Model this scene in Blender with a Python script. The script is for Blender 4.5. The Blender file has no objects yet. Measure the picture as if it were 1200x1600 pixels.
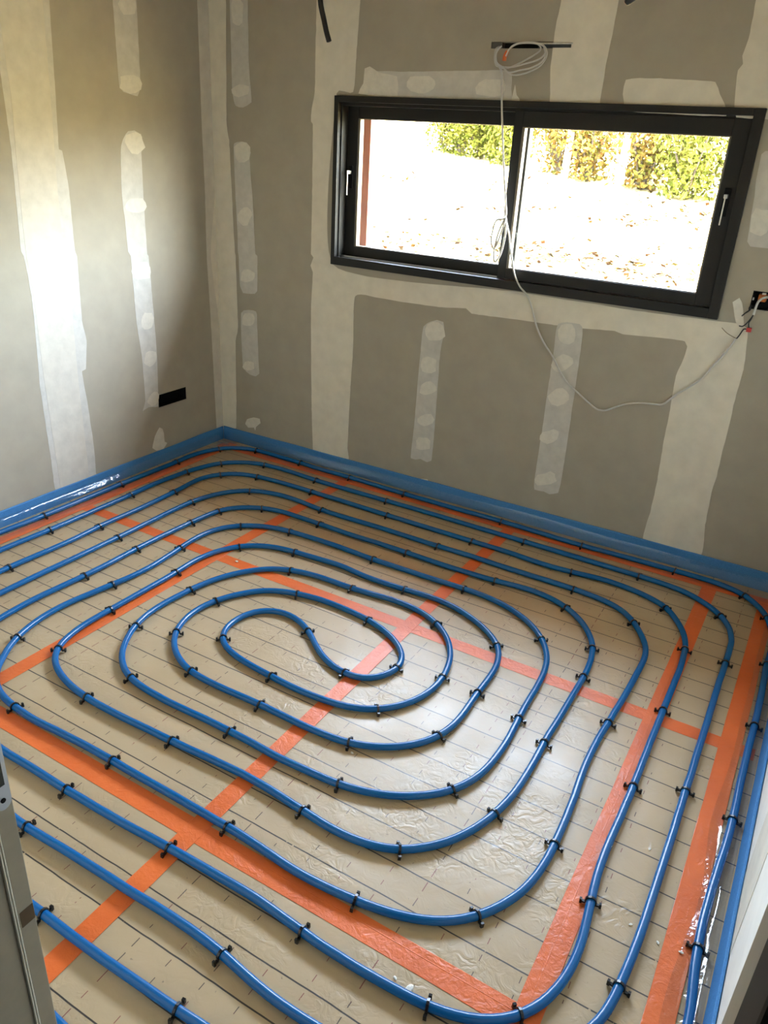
import bpy, bmesh, math, random
from mathutils import Matrix, Vector, noise
from mathutils.geometry import tessellate_polygon
PIPE=[(2.62,-3.5),(2.616,-3.45),(2.612,-3.4),(2.608,-3.35),(2.603,-3.301),(2.593,-3.252),(2.574,-3.205),(2.55,-3.162),(2.52,-3.121),(2.483,-3.088),(2.438,-3.067),(2.39,-3.053),(2.341,-3.042),(2.292,-3.034),(2.242,-3.03),(2.192,-3.028),(2.142,-3.027),(2.092,-3.026),(2.042,-3.025),(1.992,-3.025),(1.942,-3.024),(1.892,-3.023),(1.842,-3.022),(1.792,-3.021),(1.742,-3.02),(1.692,-3.019),(1.642,-3.018),(1.592,-3.018),(1.542,-3.017),(1.492,-3.016),(1.442,-3.015),(1.392,-3.014),(1.342,-3.013),(1.292,-3.012),(1.242,-3.011),(1.192,-3.01),(1.141,-3.01),(1.091,-3.009),(1.041,-3.008),(0.991,-3.007),(0.941,-3.006),(0.891,-3.005),(0.841,-3.004),(0.791,-3.003),(0.741,-3.002),(0.691,-3.001),(0.641,-2.999),(0.592,-2.993),(0.543,-2.983),(0.494,-2.97),(0.446,-2.956),(0.398,-2.942),(0.35,-2.928),(0.303,-2.911),(0.26,-2.886),(0.228,-2.848),(0.203,-2.805),(0.18,-2.76),(0.158,-2.715),(0.136,-2.67),(0.117,-2.624),(0.104,-2.576),(0.097,-2.526),(0.094,-2.476),(0.091,-2.426),(0.089,-2.376),(0.086,-2.327),(0.084,-2.277),(0.081,-2.227),(0.079,-2.177),(0.077,-2.127),(0.076,-2.077),(0.075,-2.027),(0.075,-1.977),(0.075,-1.927),(0.075,-1.877),(0.074,-1.826),(0.074,-1.776),(0.074,-1.726),(0.074,-1.676),(0.075,-1.626),(0.076,-1.576),(0.078,-1.526),(0.08,-1.476),(0.082,-1.426),(0.083,-1.376),(0.084,-1.326),(0.084,-1.276),(0.084,-1.226),(0.083,-1.176),(0.083,-1.126),(0.083,-1.076),(0.083,-1.026),(0.082,-0.976),(0.082,-0.926),(0.082,-0.876),(0.083,-0.826),(0.084,-0.776),(0.085,-0.726),(0.086,-0.676),(0.087,-0.626),(0.088,-0.576),(0.088,-0.526),(0.086,-0.476),(0.084,-0.426),(0.085,-0.376),(0.092,-0.326),(0.104,-0.278),(0.12,-0.231),(0.144,-0.187),(0.176,-0.148),(0.216,-0.118),(0.261,-0.096),(0.309,-0.082),(0.358,-0.075),(0.408,-0.074),(0.458,-0.074),(0.508,-0.075),(0.558,-0.076),(0.608,-0.077),(0.658,-0.079),(0.708,-0.082),(0.758,-0.085),(0.808,-0.087),(0.858,-0.087),(0.908,-0.086),(0.958,-0.085),(1.008,-0.085),(1.058,-0.086),(1.108,-0.088),(1.158,-0.089),(1.208,-0.091),(1.258,-0.093),(1.308,-0.094),(1.358,-0.095),(1.408,-0.095),(1.458,-0.095),(1.508,-0.095),(1.558,-0.095),(1.608,-0.095),(1.658,-0.095),(1.708,-0.094),(1.758,-0.093),(1.808,-0.092),(1.858,-0.091),(1.908,-0.091),(1.958,-0.092),(2.008,-0.093),(2.058,-0.095),(2.108,-0.097),(2.158,-0.098),(2.208,-0.1),(2.258,-0.101),(2.309,-0.102),(2.359,-0.102),(2.409,-0.1),(2.458,-0.097),(2.508,-0.095),(2.558,-0.093),(2.608,-0.092),(2.658,-0.091),(2.709,-0.09),(2.759,-0.089),(2.809,-0.088),(2.859,-0.088),(2.909,-0.089),(2.958,-0.094),(3.007,-0.104),(3.054,-0.122),(3.095,-0.149),(3.13,-0.185),(3.159,-0.226),(3.182,-0.27),(3.198,-0.318),(3.21,-0.366),(3.219,-0.415),(3.224,-0.465),(3.227,-0.515),(3.226,-0.565),(3.225,-0.615),(3.224,-0.665),(3.225,-0.715),(3.227,-0.765),(3.228,-0.815),(3.229,-0.865),(3.229,-0.915),(3.23,-0.965),(3.23,-1.015),(3.23,-1.065),(3.229,-1.115),(3.228,-1.165),(3.228,-1.215),(3.228,-1.265),(3.228,-1.316),(3.228,-1.366),(3.229,-1.416),(3.23,-1.466),(3.23,-1.516),(3.23,-1.566),(3.229,-1.616),(3.227,-1.666),(3.224,-1.716),(3.222,-1.766),(3.22,-1.816),(3.219,-1.866),(3.218,-1.916),(3.219,-1.966),(3.221,-2.016),(3.224,-2.066),(3.229,-2.115),(3.234,-2.165),(3.236,-2.215),(3.234,-2.265),(3.231,-2.315),(3.226,-2.365),(3.218,-2.414),(3.203,-2.462),(3.179,-2.506),(3.151,-2.547),(3.12,-2.586),(3.084,-2.621),(3.043,-2.65),(3.0,-2.675),(2.955,-2.698),(2.91,-2.718),(2.862,-2.733),(2.813,-2.744),(2.764,-2.752),(2.714,-2.76),(2.665,-2.767),(2.615,-2.771),(2.565,-2.773),(2.515,-2.772),(2.465,-2.771),(2.415,-2.77),(2.365,-2.77),(2.315,-2.772),(2.265,-2.774),(2.215,-2.775),(2.165,-2.776),(2.115,-2.777),(2.065,-2.778),(2.015,-2.778),(1.965,-2.778),(1.915,-2.777),(1.865,-2.776),(1.815,-2.776),(1.765,-2.774),(1.715,-2.773),(1.665,-2.772),(1.615,-2.771),(1.565,-2.77),(1.515,-2.769),(1.465,-2.768),(1.415,-2.766),(1.365,-2.765),(1.315,-2.764),(1.265,-2.762),(1.215,-2.76),(1.165,-2.759),(1.115,-2.757),(1.065,-2.755),(1.015,-2.754),(0.965,-2.751),(0.915,-2.747),(0.865,-2.739),(0.817,-2.727),(0.768,-2.715),(0.72,-2.702),(0.672,-2.688),(0.626,-2.669),(0.584,-2.641),(0.549,-2.606),(0.517,-2.568),(0.485,-2.529),(0.455,-2.489),(0.431,-2.445),(0.417,-2.397),(0.409,-2.348),(0.403,-2.298),(0.397,-2.248),(0.391,-2.199),(0.386,-2.149),(0.383,-2.099),(0.381,-2.049),(0.381,-1.999),(0.381,-1.949),(0.381,-1.899),(0.381,-1.849),(0.38,-1.799),(0.38,-1.749),(0.382,-1.699),(0.384,-1.649),(0.386,-1.599),(0.387,-1.549),(0.388,-1.499),(0.387,-1.449),(0.384,-1.399),(0.381,-1.349),(0.378,-1.299),(0.377,-1.249),(0.378,-1.199),(0.379,-1.149),(0.38,-1.099),(0.38,-1.049),(0.379,-0.999),(0.377,-0.949),(0.375,-0.899),(0.373,-0.849),(0.37,-0.799),(0.366,-0.749),(0.361,-0.699),(0.358,-0.65),(0.359,-0.6),(0.371,-0.551),(0.393,-0.506),(0.423,-0.466),(0.461,-0.434),(0.505,-0.41),(0.553,-0.395),(0.602,-0.386),(0.652,-0.381),(0.701,-0.377),(0.751,-0.375),(0.801,-0.374),(0.851,-0.373),(0.901,-0.373),(0.951,-0.374),(1.002,-0.374),(1.052,-0.374),(1.102,-0.374),(1.152,-0.375),(1.202,-0.376),(1.252,-0.377),(1.302,-0.378),(1.352,-0.379),(1.402,-0.38),(1.452,-0.38),(1.502,-0.38),(1.552,-0.381),(1.602,-0.381),(1.652,-0.381),(1.702,-0.382),(1.752,-0.382),(1.802,-0.383),(1.852,-0.383),(1.902,-0.383),(1.952,-0.383),(2.002,-0.382),(2.052,-0.383),(2.102,-0.385),(2.152,-0.39),(2.202,-0.394),(2.252,-0.395),(2.302,-0.394),(2.352,-0.39),(2.401,-0.384),(2.451,-0.377),(2.5,-0.371),(2.55,-0.371),(2.6,-0.375),(2.65,-0.383),(2.698,-0.395),(2.745,-0.412),(2.789,-0.435),(2.827,-0.468),(2.857,-0.508),(2.883,-0.55),(2.906,-0.595),(2.923,-0.642),(2.935,-0.691),(2.941,-0.74),(2.945,-0.79),(2.948,-0.84),(2.949,-0.89),(2.949,-0.94),(2.949,-0.99),(2.949,-1.04),(2.949,-1.09),(2.949,-1.14),(2.95,-1.19),(2.95,-1.24),(2.95,-1.29),(2.95,-1.34),(2.951,-1.39),(2.951,-1.44),(2.952,-1.49),(2.952,-1.54),(2.953,-1.59),(2.952,-1.641),(2.952,-1.691),(2.951,-1.741),(2.95,-1.791),(2.95,-1.841),(2.951,-1.891),(2.954,-1.941),(2.959,-1.99),(2.965,-2.04),(2.971,-2.09),(2.976,-2.139),(2.977,-2.189),(2.973,-2.239),(2.963,-2.288),(2.946,-2.335),(2.92,-2.378),(2.886,-2.414),(2.844,-2.442),(2.798,-2.461),(2.75,-2.473),(2.7,-2.48),(2.65,-2.483),(2.6,-2.485),(2.55,-2.486),(2.5,-2.485),(2.45,-2.484),(2.4,-2.48),(2.35,-2.476),(2.301,-2.472),(2.251,-2.469),(2.201,-2.469),(2.151,-2.47),(2.101,-2.471),(2.051,-2.472),(2.0,-2.473),(1.951,-2.475),(1.901,-2.477),(1.851,-2.48),(1.801,-2.482),(1.751,-2.483),(1.701,-2.484),(1.651,-2.484),(1.6,-2.485),(1.55,-2.485),(1.5,-2.484),(1.45,-2.483),(1.4,-2.483),(1.35,-2.484),(1.3,-2.483),(1.25,-2.48),(1.201,-2.475),(1.151,-2.47),(1.101,-2.464),(1.052,-2.455),(1.004,-2.442),(0.956,-2.426),(0.91,-2.408),(0.864,-2.387),(0.823,-2.358),(0.789,-2.322),(0.758,-2.283),(0.732,-2.24),(0.712,-2.195),(0.699,-2.146),(0.691,-2.097),(0.684,-2.047),(0.679,-1.998),(0.675,-1.948),(0.673,-1.898),(0.673,-1.848),(0.676,-1.798),(0.678,-1.748),(0.681,-1.698),(0.683,-1.648),(0.684,-1.598),(0.684,-1.548),(0.683,-1.498),(0.681,-1.448),(0.68,-1.398),(0.678,-1.348),(0.678,-1.298),(0.678,-1.248),(0.679,-1.198),(0.681,-1.148),(0.683,-1.098),(0.685,-1.048),(0.688,-0.998),(0.692,-0.948),(0.697,-0.898),(0.707,-0.849),(0.726,-0.803),(0.756,-0.763),(0.793,-0.73),(0.836,-0.703),(0.882,-0.683),(0.93,-0.671),(0.98,-0.665),(1.03,-0.664),(1.08,-0.665),(1.13,-0.666),(1.18,-0.667),(1.23,-0.668),(1.28,-0.67),(1.33,-0.672),(1.38,-0.673),(1.43,-0.672),(1.48,-0.67),(1.53,-0.669),(1.58,-0.67),(1.63,-0.67),(1.68,-0.671),(1.73,-0.672),(1.78,-0.674),(1.83,-0.675),(1.88,-0.676),(1.93,-0.675),(1.98,-0.674),(2.03,-0.672),(2.08,-0.67),(2.13,-0.665),(2.179,-0.659),(2.229,-0.653),(2.279,-0.651),(2.329,-0.655),(2.378,-0.665),(2.425,-0.682),(2.469,-0.705),(2.509,-0.735),(2.546,-0.769),(2.577,-0.808),(2.604,-0.85),(2.626,-0.895),(2.641,-0.943),(2.651,-0.992),(2.657,-1.041),(2.661,-1.091),(2.662,-1.141),(2.662,-1.191),(2.662,-1.241),(2.662,-1.291),(2.662,-1.341),(2.662,-1.391),(2.661,-1.441),(2.66,-1.491),(2.661,-1.541),(2.663,-1.591),(2.664,-1.641),(2.664,-1.691),(2.663,-1.741),(2.66,-1.791),(2.653,-1.841),(2.643,-1.89),(2.629,-1.938),(2.611,-1.984),(2.588,-2.029),(2.56,-2.07),(2.526,-2.107),(2.487,-2.139),(2.443,-2.162),(2.396,-2.177),(2.346,-2.185),(2.296,-2.187),(2.246,-2.185),(2.197,-2.18),(2.147,-2.176),(2.097,-2.171),(2.047,-2.167),(1.997,-2.165),(1.947,-2.164),(1.897,-2.166),(1.847,-2.168),(1.797,-2.171),(1.747,-2.174),(1.697,-2.176),(1.647,-2.178),(1.597,-2.179),(1.547,-2.181),(1.497,-2.183),(1.447,-2.184),(1.397,-2.184),(1.347,-2.183),(1.297,-2.179),(1.248,-2.173),(1.199,-2.163),(1.151,-2.149),(1.105,-2.13),(1.062,-2.104),(1.026,-2.069),(1.0,-2.026),(0.984,-1.979),(0.974,-1.93),(0.969,-1.88),(0.968,-1.83),(0.968,-1.78),(0.968,-1.73),(0.968,-1.68),(0.968,-1.63),(0.968,-1.58),(0.968,-1.53),(0.968,-1.48),(0.967,-1.43),(0.964,-1.38),(0.961,-1.33),(0.961,-1.28),(0.967,-1.231),(0.978,-1.182),(0.997,-1.135),(1.021,-1.092),(1.053,-1.053),(1.092,-1.022),(1.136,-0.999),(1.184,-0.983),(1.233,-0.974),(1.282,-0.968),(1.332,-0.964),(1.382,-0.96),(1.432,-0.956),(1.482,-0.953),(1.532,-0.955),(1.581,-0.962),(1.631,-0.968),(1.681,-0.97),(1.731,-0.969),(1.781,-0.967),(1.831,-0.964),(1.881,-0.959),(1.931,-0.956),(1.981,-0.955),(2.03,-0.96),(2.079,-0.97),(2.127,-0.986),(2.173,-1.006),(2.217,-1.029),(2.259,-1.057),(2.297,-1.089),(2.329,-1.127),(2.352,-1.171),(2.367,-1.219),(2.375,-1.268),(2.378,-1.318),(2.379,-1.368),(2.379,-1.418),(2.381,-1.468),(2.383,-1.518),(2.384,-1.568),(2.381,-1.618),(2.371,-1.667),(2.353,-1.714),(2.327,-1.756),(2.294,-1.794),(2.255,-1.825),(2.212,-1.851),(2.166,-1.87),(2.117,-1.883),(2.068,-1.889),(2.018,-1.892),(1.968,-1.893),(1.918,-1.892),(1.868,-1.891),(1.818,-1.89),(1.768,-1.891),(1.718,-1.892),(1.668,-1.894),(1.618,-1.894),(1.568,-1.893),(1.518,-1.889),(1.469,-1.879),(1.422,-1.861),(1.378,-1.837),(1.338,-1.807),(1.304,-1.771),(1.276,-1.729),(1.257,-1.683),(1.244,-1.635),(1.24,-1.585),(1.244,-1.535),(1.256,-1.487),(1.274,-1.44),(1.298,-1.396),(1.326,-1.355),(1.36,-1.318),(1.401,-1.29),(1.447,-1.269),(1.494,-1.254),(1.543,-1.244),(1.593,-1.237),(1.643,-1.236),(1.693,-1.237),(1.743,-1.241),(1.792,-1.246),(1.842,-1.255),(1.89,-1.269),(1.936,-1.288),(1.98,-1.312),(2.02,-1.342),(2.053,-1.379),(2.074,-1.424),(2.076,-1.473),(2.06,-1.521),(2.029,-1.56),(1.985,-1.583),(1.936,-1.587),(1.887,-1.579),(1.84,-1.561),(1.796,-1.536),(1.756,-1.507),(1.717,-1.476),(1.676,-1.447),(1.632,-1.423),(1.585,-1.407),(1.535,-1.404),(1.487,-1.417),(1.447,-1.447),(1.422,-1.49),(1.411,-1.539),(1.412,-1.589),(1.427,-1.636),(1.456,-1.677),(1.497,-1.705),(1.544,-1.723),(1.592,-1.734),(1.642,-1.741),(1.692,-1.746),(1.741,-1.75),(1.791,-1.754),(1.841,-1.756),(1.891,-1.756),(1.941,-1.753),(1.991,-1.747),(2.04,-1.737),(2.087,-1.719),(2.129,-1.693),(2.166,-1.659),(2.196,-1.619),(2.218,-1.574),(2.233,-1.527),(2.24,-1.477),(2.24,-1.427),(2.234,-1.378),(2.222,-1.329),(2.205,-1.282),(2.182,-1.238),(2.153,-1.197),(2.119,-1.161),(2.08,-1.13),(2.037,-1.104),(1.99,-1.085),(1.942,-1.073),(1.892,-1.067),(1.842,-1.066),(1.792,-1.07),(1.743,-1.076),(1.693,-1.082),(1.643,-1.086),(1.593,-1.087),(1.543,-1.087),(1.493,-1.088),(1.444,-1.093),(1.394,-1.102),(1.347,-1.117),(1.301,-1.138),(1.261,-1.167),(1.226,-1.203),(1.196,-1.243),(1.171,-1.286),(1.151,-1.332),(1.135,-1.379),(1.124,-1.428),(1.115,-1.477),(1.11,-1.527),(1.105,-1.577),(1.103,-1.627),(1.104,-1.677),(1.11,-1.726),(1.123,-1.775),(1.14,-1.822),(1.163,-1.866),(1.19,-1.908),(1.222,-1.947),(1.259,-1.98),(1.301,-2.007),(1.348,-2.026),(1.396,-2.037),(1.446,-2.043),(1.496,-2.046),(1.546,-2.048),(1.596,-2.047),(1.646,-2.046),(1.696,-2.044),(1.746,-2.044),(1.796,-2.044),(1.846,-2.045),(1.896,-2.046),(1.946,-2.049),(1.996,-2.051),(2.046,-2.05),(2.096,-2.048),(2.146,-2.046),(2.196,-2.042),(2.245,-2.034),(2.294,-2.021),(2.34,-2.004),(2.385,-1.981),(2.426,-1.953),(2.464,-1.92),(2.496,-1.882),(2.522,-1.839),(2.54,-1.792),(2.551,-1.744),(2.556,-1.694),(2.558,-1.644),(2.558,-1.594),(2.555,-1.544),(2.551,-1.494),(2.547,-1.444),(2.544,-1.394),(2.542,-1.344),(2.541,-1.294),(2.538,-1.244),(2.534,-1.194),(2.526,-1.145),(2.514,-1.097),(2.495,-1.05),(2.471,-1.007),(2.441,-0.966),(2.407,-0.93),(2.368,-0.898),(2.326,-0.872),(2.281,-0.85),(2.234,-0.833),(2.185,-0.821),(2.136,-0.813),(2.086,-0.81),(2.036,-0.81),(1.986,-0.811),(1.936,-0.813),(1.886,-0.815),(1.836,-0.816),(1.786,-0.816),(1.736,-0.817),(1.686,-0.817),(1.636,-0.818),(1.586,-0.818),(1.536,-0.816),(1.486,-0.813),(1.436,-0.811),(1.386,-0.809),(1.336,-0.809),(1.286,-0.809),(1.236,-0.811),(1.186,-0.813),(1.136,-0.817),(1.086,-0.824),(1.038,-0.835),(0.99,-0.851),(0.946,-0.875),(0.906,-0.904),(0.872,-0.941),(0.845,-0.983),(0.828,-1.03),(0.819,-1.079),(0.817,-1.129),(0.82,-1.179),(0.825,-1.229),(0.832,-1.278),(0.837,-1.328),(0.842,-1.378),(0.846,-1.428),(0.846,-1.478),(0.844,-1.528),(0.839,-1.577),(0.831,-1.627),(0.823,-1.676),(0.816,-1.726),(0.808,-1.775),(0.802,-1.825),(0.799,-1.875),(0.801,-1.925),(0.807,-1.974),(0.818,-2.023),(0.833,-2.071),(0.854,-2.116),(0.879,-2.16),(0.908,-2.2),(0.939,-2.239),(0.976,-2.273),(1.018,-2.301),(1.064,-2.32),(1.112,-2.332),(1.162,-2.339),(1.212,-2.343),(1.262,-2.345),(1.312,-2.343),(1.362,-2.34),(1.411,-2.338),(1.461,-2.336),(1.511,-2.335),(1.562,-2.335),(1.612,-2.335),(1.662,-2.336),(1.712,-2.336),(1.762,-2.336),(1.812,-2.336),(1.862,-2.336),(1.912,-2.337),(1.962,-2.337),(2.012,-2.338),(2.062,-2.338),(2.112,-2.34),(2.162,-2.343),(2.212,-2.347),(2.261,-2.351),(2.311,-2.352),(2.361,-2.35),(2.411,-2.346),(2.461,-2.34),(2.51,-2.332),(2.559,-2.321),(2.607,-2.305),(2.652,-2.284),(2.693,-2.256),(2.729,-2.221),(2.759,-2.181),(2.783,-2.137),(2.802,-2.091),(2.814,-2.043),(2.821,-1.993),(2.824,-1.943),(2.824,-1.893),(2.823,-1.843),(2.821,-1.793),(2.818,-1.743),(2.815,-1.693),(2.81,-1.643),(2.806,-1.594),(2.803,-1.544),(2.802,-1.494),(2.802,-1.444),(2.803,-1.394),(2.806,-1.344),(2.809,-1.294),(2.811,-1.244),(2.814,-1.194),(2.816,-1.144),(2.818,-1.094),(2.819,-1.044),(2.82,-0.994),(2.821,-0.944),(2.821,-0.894),(2.817,-0.844),(2.806,-0.795),(2.787,-0.749),(2.763,-0.705),(2.736,-0.663),(2.705,-0.624),(2.668,-0.59),(2.625,-0.565),(2.578,-0.549),(2.529,-0.539),(2.479,-0.534),(2.429,-0.531),(2.379,-0.53),(2.329,-0.529),(2.279,-0.529),(2.229,-0.53),(2.179,-0.53),(2.129,-0.53),(2.079,-0.528),(2.029,-0.526),(1.979,-0.524),(1.929,-0.523),(1.879,-0.524),(1.829,-0.525),(1.779,-0.526),(1.729,-0.527),(1.679,-0.526),(1.629,-0.526),(1.579,-0.525),(1.529,-0.525),(1.479,-0.524),(1.429,-0.524),(1.379,-0.525),(1.329,-0.527),(1.279,-0.529),(1.229,-0.531),(1.179,-0.531),(1.129,-0.529),(1.079,-0.526),(1.029,-0.52),(0.979,-0.513),(0.93,-0.509),(0.88,-0.507),(0.83,-0.51),(0.781,-0.519),(0.733,-0.533),(0.687,-0.553),(0.646,-0.582),(0.612,-0.618),(0.584,-0.66),(0.562,-0.705),(0.546,-0.752),(0.535,-0.801),(0.527,-0.85),(0.524,-0.9),(0.523,-0.95),(0.523,-1.0),(0.524,-1.05),(0.526,-1.1),(0.527,-1.15),(0.528,-1.2),(0.529,-1.25),(0.53,-1.3),(0.53,-1.35),(0.53,-1.4),(0.53,-1.45),(0.53,-1.5),(0.53,-1.55),(0.53,-1.6),(0.529,-1.65),(0.528,-1.7),(0.528,-1.75),(0.528,-1.8),(0.528,-1.85),(0.529,-1.9),(0.53,-1.951),(0.532,-2.001),(0.533,-2.051),(0.535,-2.1),(0.541,-2.15),(0.552,-2.199),(0.566,-2.247),(0.581,-2.295),(0.597,-2.342),(0.616,-2.388),(0.645,-2.429),(0.681,-2.464),(0.72,-2.495),(0.761,-2.524),(0.803,-2.55),(0.85,-2.568),(0.899,-2.579),(0.948,-2.585),(0.998,-2.592),(1.048,-2.598),(1.097,-2.603),(1.147,-2.608),(1.197,-2.612),(1.247,-2.615),(1.297,-2.617),(1.347,-2.62),(1.397,-2.622),(1.447,-2.625),(1.497,-2.627),(1.547,-2.629),(1.597,-2.63),(1.647,-2.629),(1.697,-2.627),(1.747,-2.625),(1.797,-2.624),(1.847,-2.623),(1.897,-2.622),(1.947,-2.622),(1.997,-2.621),(2.047,-2.619),(2.097,-2.618),(2.147,-2.618),(2.197,-2.619),(2.247,-2.622),(2.296,-2.627),(2.346,-2.634),(2.396,-2.64),(2.446,-2.644),(2.496,-2.645),(2.546,-2.644),(2.596,-2.641),(2.645,-2.632),(2.693,-2.617),(2.74,-2.601),(2.786,-2.582),(2.832,-2.561),(2.874,-2.535),(2.914,-2.504),(2.951,-2.471),(2.986,-2.436),(3.017,-2.396),(3.044,-2.354),(3.065,-2.309),(3.077,-2.26),(3.083,-2.211),(3.087,-2.161),(3.09,-2.111),(3.092,-2.061),(3.093,-2.011),(3.093,-1.961),(3.093,-1.911),(3.093,-1.861),(3.093,-1.811),(3.093,-1.761),(3.093,-1.711),(3.093,-1.661),(3.092,-1.611),(3.092,-1.56),(3.091,-1.51),(3.091,-1.46),(3.092,-1.41),(3.091,-1.36),(3.09,-1.31),(3.09,-1.26),(3.09,-1.21),(3.09,-1.16),(3.09,-1.11),(3.089,-1.06),(3.089,-1.01),(3.088,-0.96),(3.088,-0.91),(3.087,-0.86),(3.088,-0.81),(3.088,-0.76),(3.088,-0.71),(3.088,-0.66),(3.087,-0.61),(3.085,-0.56),(3.077,-0.511),(3.064,-0.462),(3.043,-0.417),(3.015,-0.376),(2.98,-0.34),(2.94,-0.31),(2.897,-0.284),(2.851,-0.264),(2.803,-0.252),(2.753,-0.245),(2.703,-0.242),(2.653,-0.24),(2.603,-0.239),(2.553,-0.239),(2.503,-0.238),(2.453,-0.237),(2.403,-0.237),(2.353,-0.236),(2.303,-0.236),(2.253,-0.235),(2.203,-0.235),(2.153,-0.234),(2.103,-0.234),(2.053,-0.233),(2.003,-0.232),(1.953,-0.232),(1.903,-0.231),(1.853,-0.231),(1.803,-0.23),(1.753,-0.23),(1.703,-0.229),(1.653,-0.228),(1.603,-0.228),(1.553,-0.228),(1.503,-0.228),(1.453,-0.228),(1.403,-0.229),(1.353,-0.229),(1.303,-0.23),(1.253,-0.231),(1.203,-0.232),(1.153,-0.233),(1.103,-0.234),(1.053,-0.234),(1.003,-0.234),(0.953,-0.234),(0.903,-0.234),(0.853,-0.232),(0.803,-0.229),(0.753,-0.225),(0.703,-0.222),(0.653,-0.22),(0.603,-0.22),(0.553,-0.223),(0.503,-0.229),(0.455,-0.241),(0.409,-0.261),(0.367,-0.289),(0.33,-0.322),(0.299,-0.361),(0.275,-0.405),(0.259,-0.452),(0.246,-0.501),(0.236,-0.55),(0.229,-0.599),(0.225,-0.649),(0.221,-0.699),(0.218,-0.749),(0.216,-0.799),(0.217,-0.849),(0.219,-0.899),(0.222,-0.949),(0.224,-0.999),(0.225,-1.049),(0.226,-1.099),(0.226,-1.149),(0.226,-1.199),(0.227,-1.249),(0.227,-1.299),(0.228,-1.349),(0.228,-1.399),(0.228,-1.449),(0.227,-1.499),(0.225,-1.549),(0.223,-1.599),(0.222,-1.649),(0.222,-1.699),(0.222,-1.749),(0.223,-1.799),(0.223,-1.849),(0.223,-1.899),(0.224,-1.949),(0.224,-1.999),(0.225,-2.049),(0.226,-2.099),(0.229,-2.149),(0.233,-2.199),(0.237,-2.249),(0.24,-2.299),(0.244,-2.349),(0.248,-2.399),(0.252,-2.448),(0.258,-2.498),(0.27,-2.547),(0.29,-2.592),(0.315,-2.636),(0.342,-2.678),(0.369,-2.72),(0.4,-2.76),(0.437,-2.793),(0.482,-2.814),(0.53,-2.83),(0.578,-2.843),(0.626,-2.856),(0.674,-2.869),(0.723,-2.88),(0.773,-2.888),(0.822,-2.892),(0.872,-2.894),(0.922,-2.896),(0.972,-2.898),(1.022,-2.9),(1.072,-2.902),(1.122,-2.904),(1.172,-2.905),(1.222,-2.907),(1.272,-2.909),(1.322,-2.91),(1.372,-2.91),(1.422,-2.91),(1.472,-2.91),(1.522,-2.91),(1.573,-2.91),(1.623,-2.91),(1.673,-2.91),(1.723,-2.91),(1.773,-2.911),(1.823,-2.912),(1.873,-2.914),(1.923,-2.916),(1.973,-2.918),(2.023,-2.921),(2.072,-2.924),(2.122,-2.928),(2.172,-2.932),(2.222,-2.937),(2.272,-2.943),(2.321,-2.949),(2.37,-2.959),(2.419,-2.972),(2.466,-2.987),(2.514,-3.003),(2.56,-3.022),(2.603,-3.047),(2.64,-3.081),(2.673,-3.119),(2.703,-3.159),(2.727,-3.203),(2.74,-3.251),(2.746,-3.3),(2.75,-3.35),(2.753,-3.4),(2.757,-3.45),(2.76,-3.5)]
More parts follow.
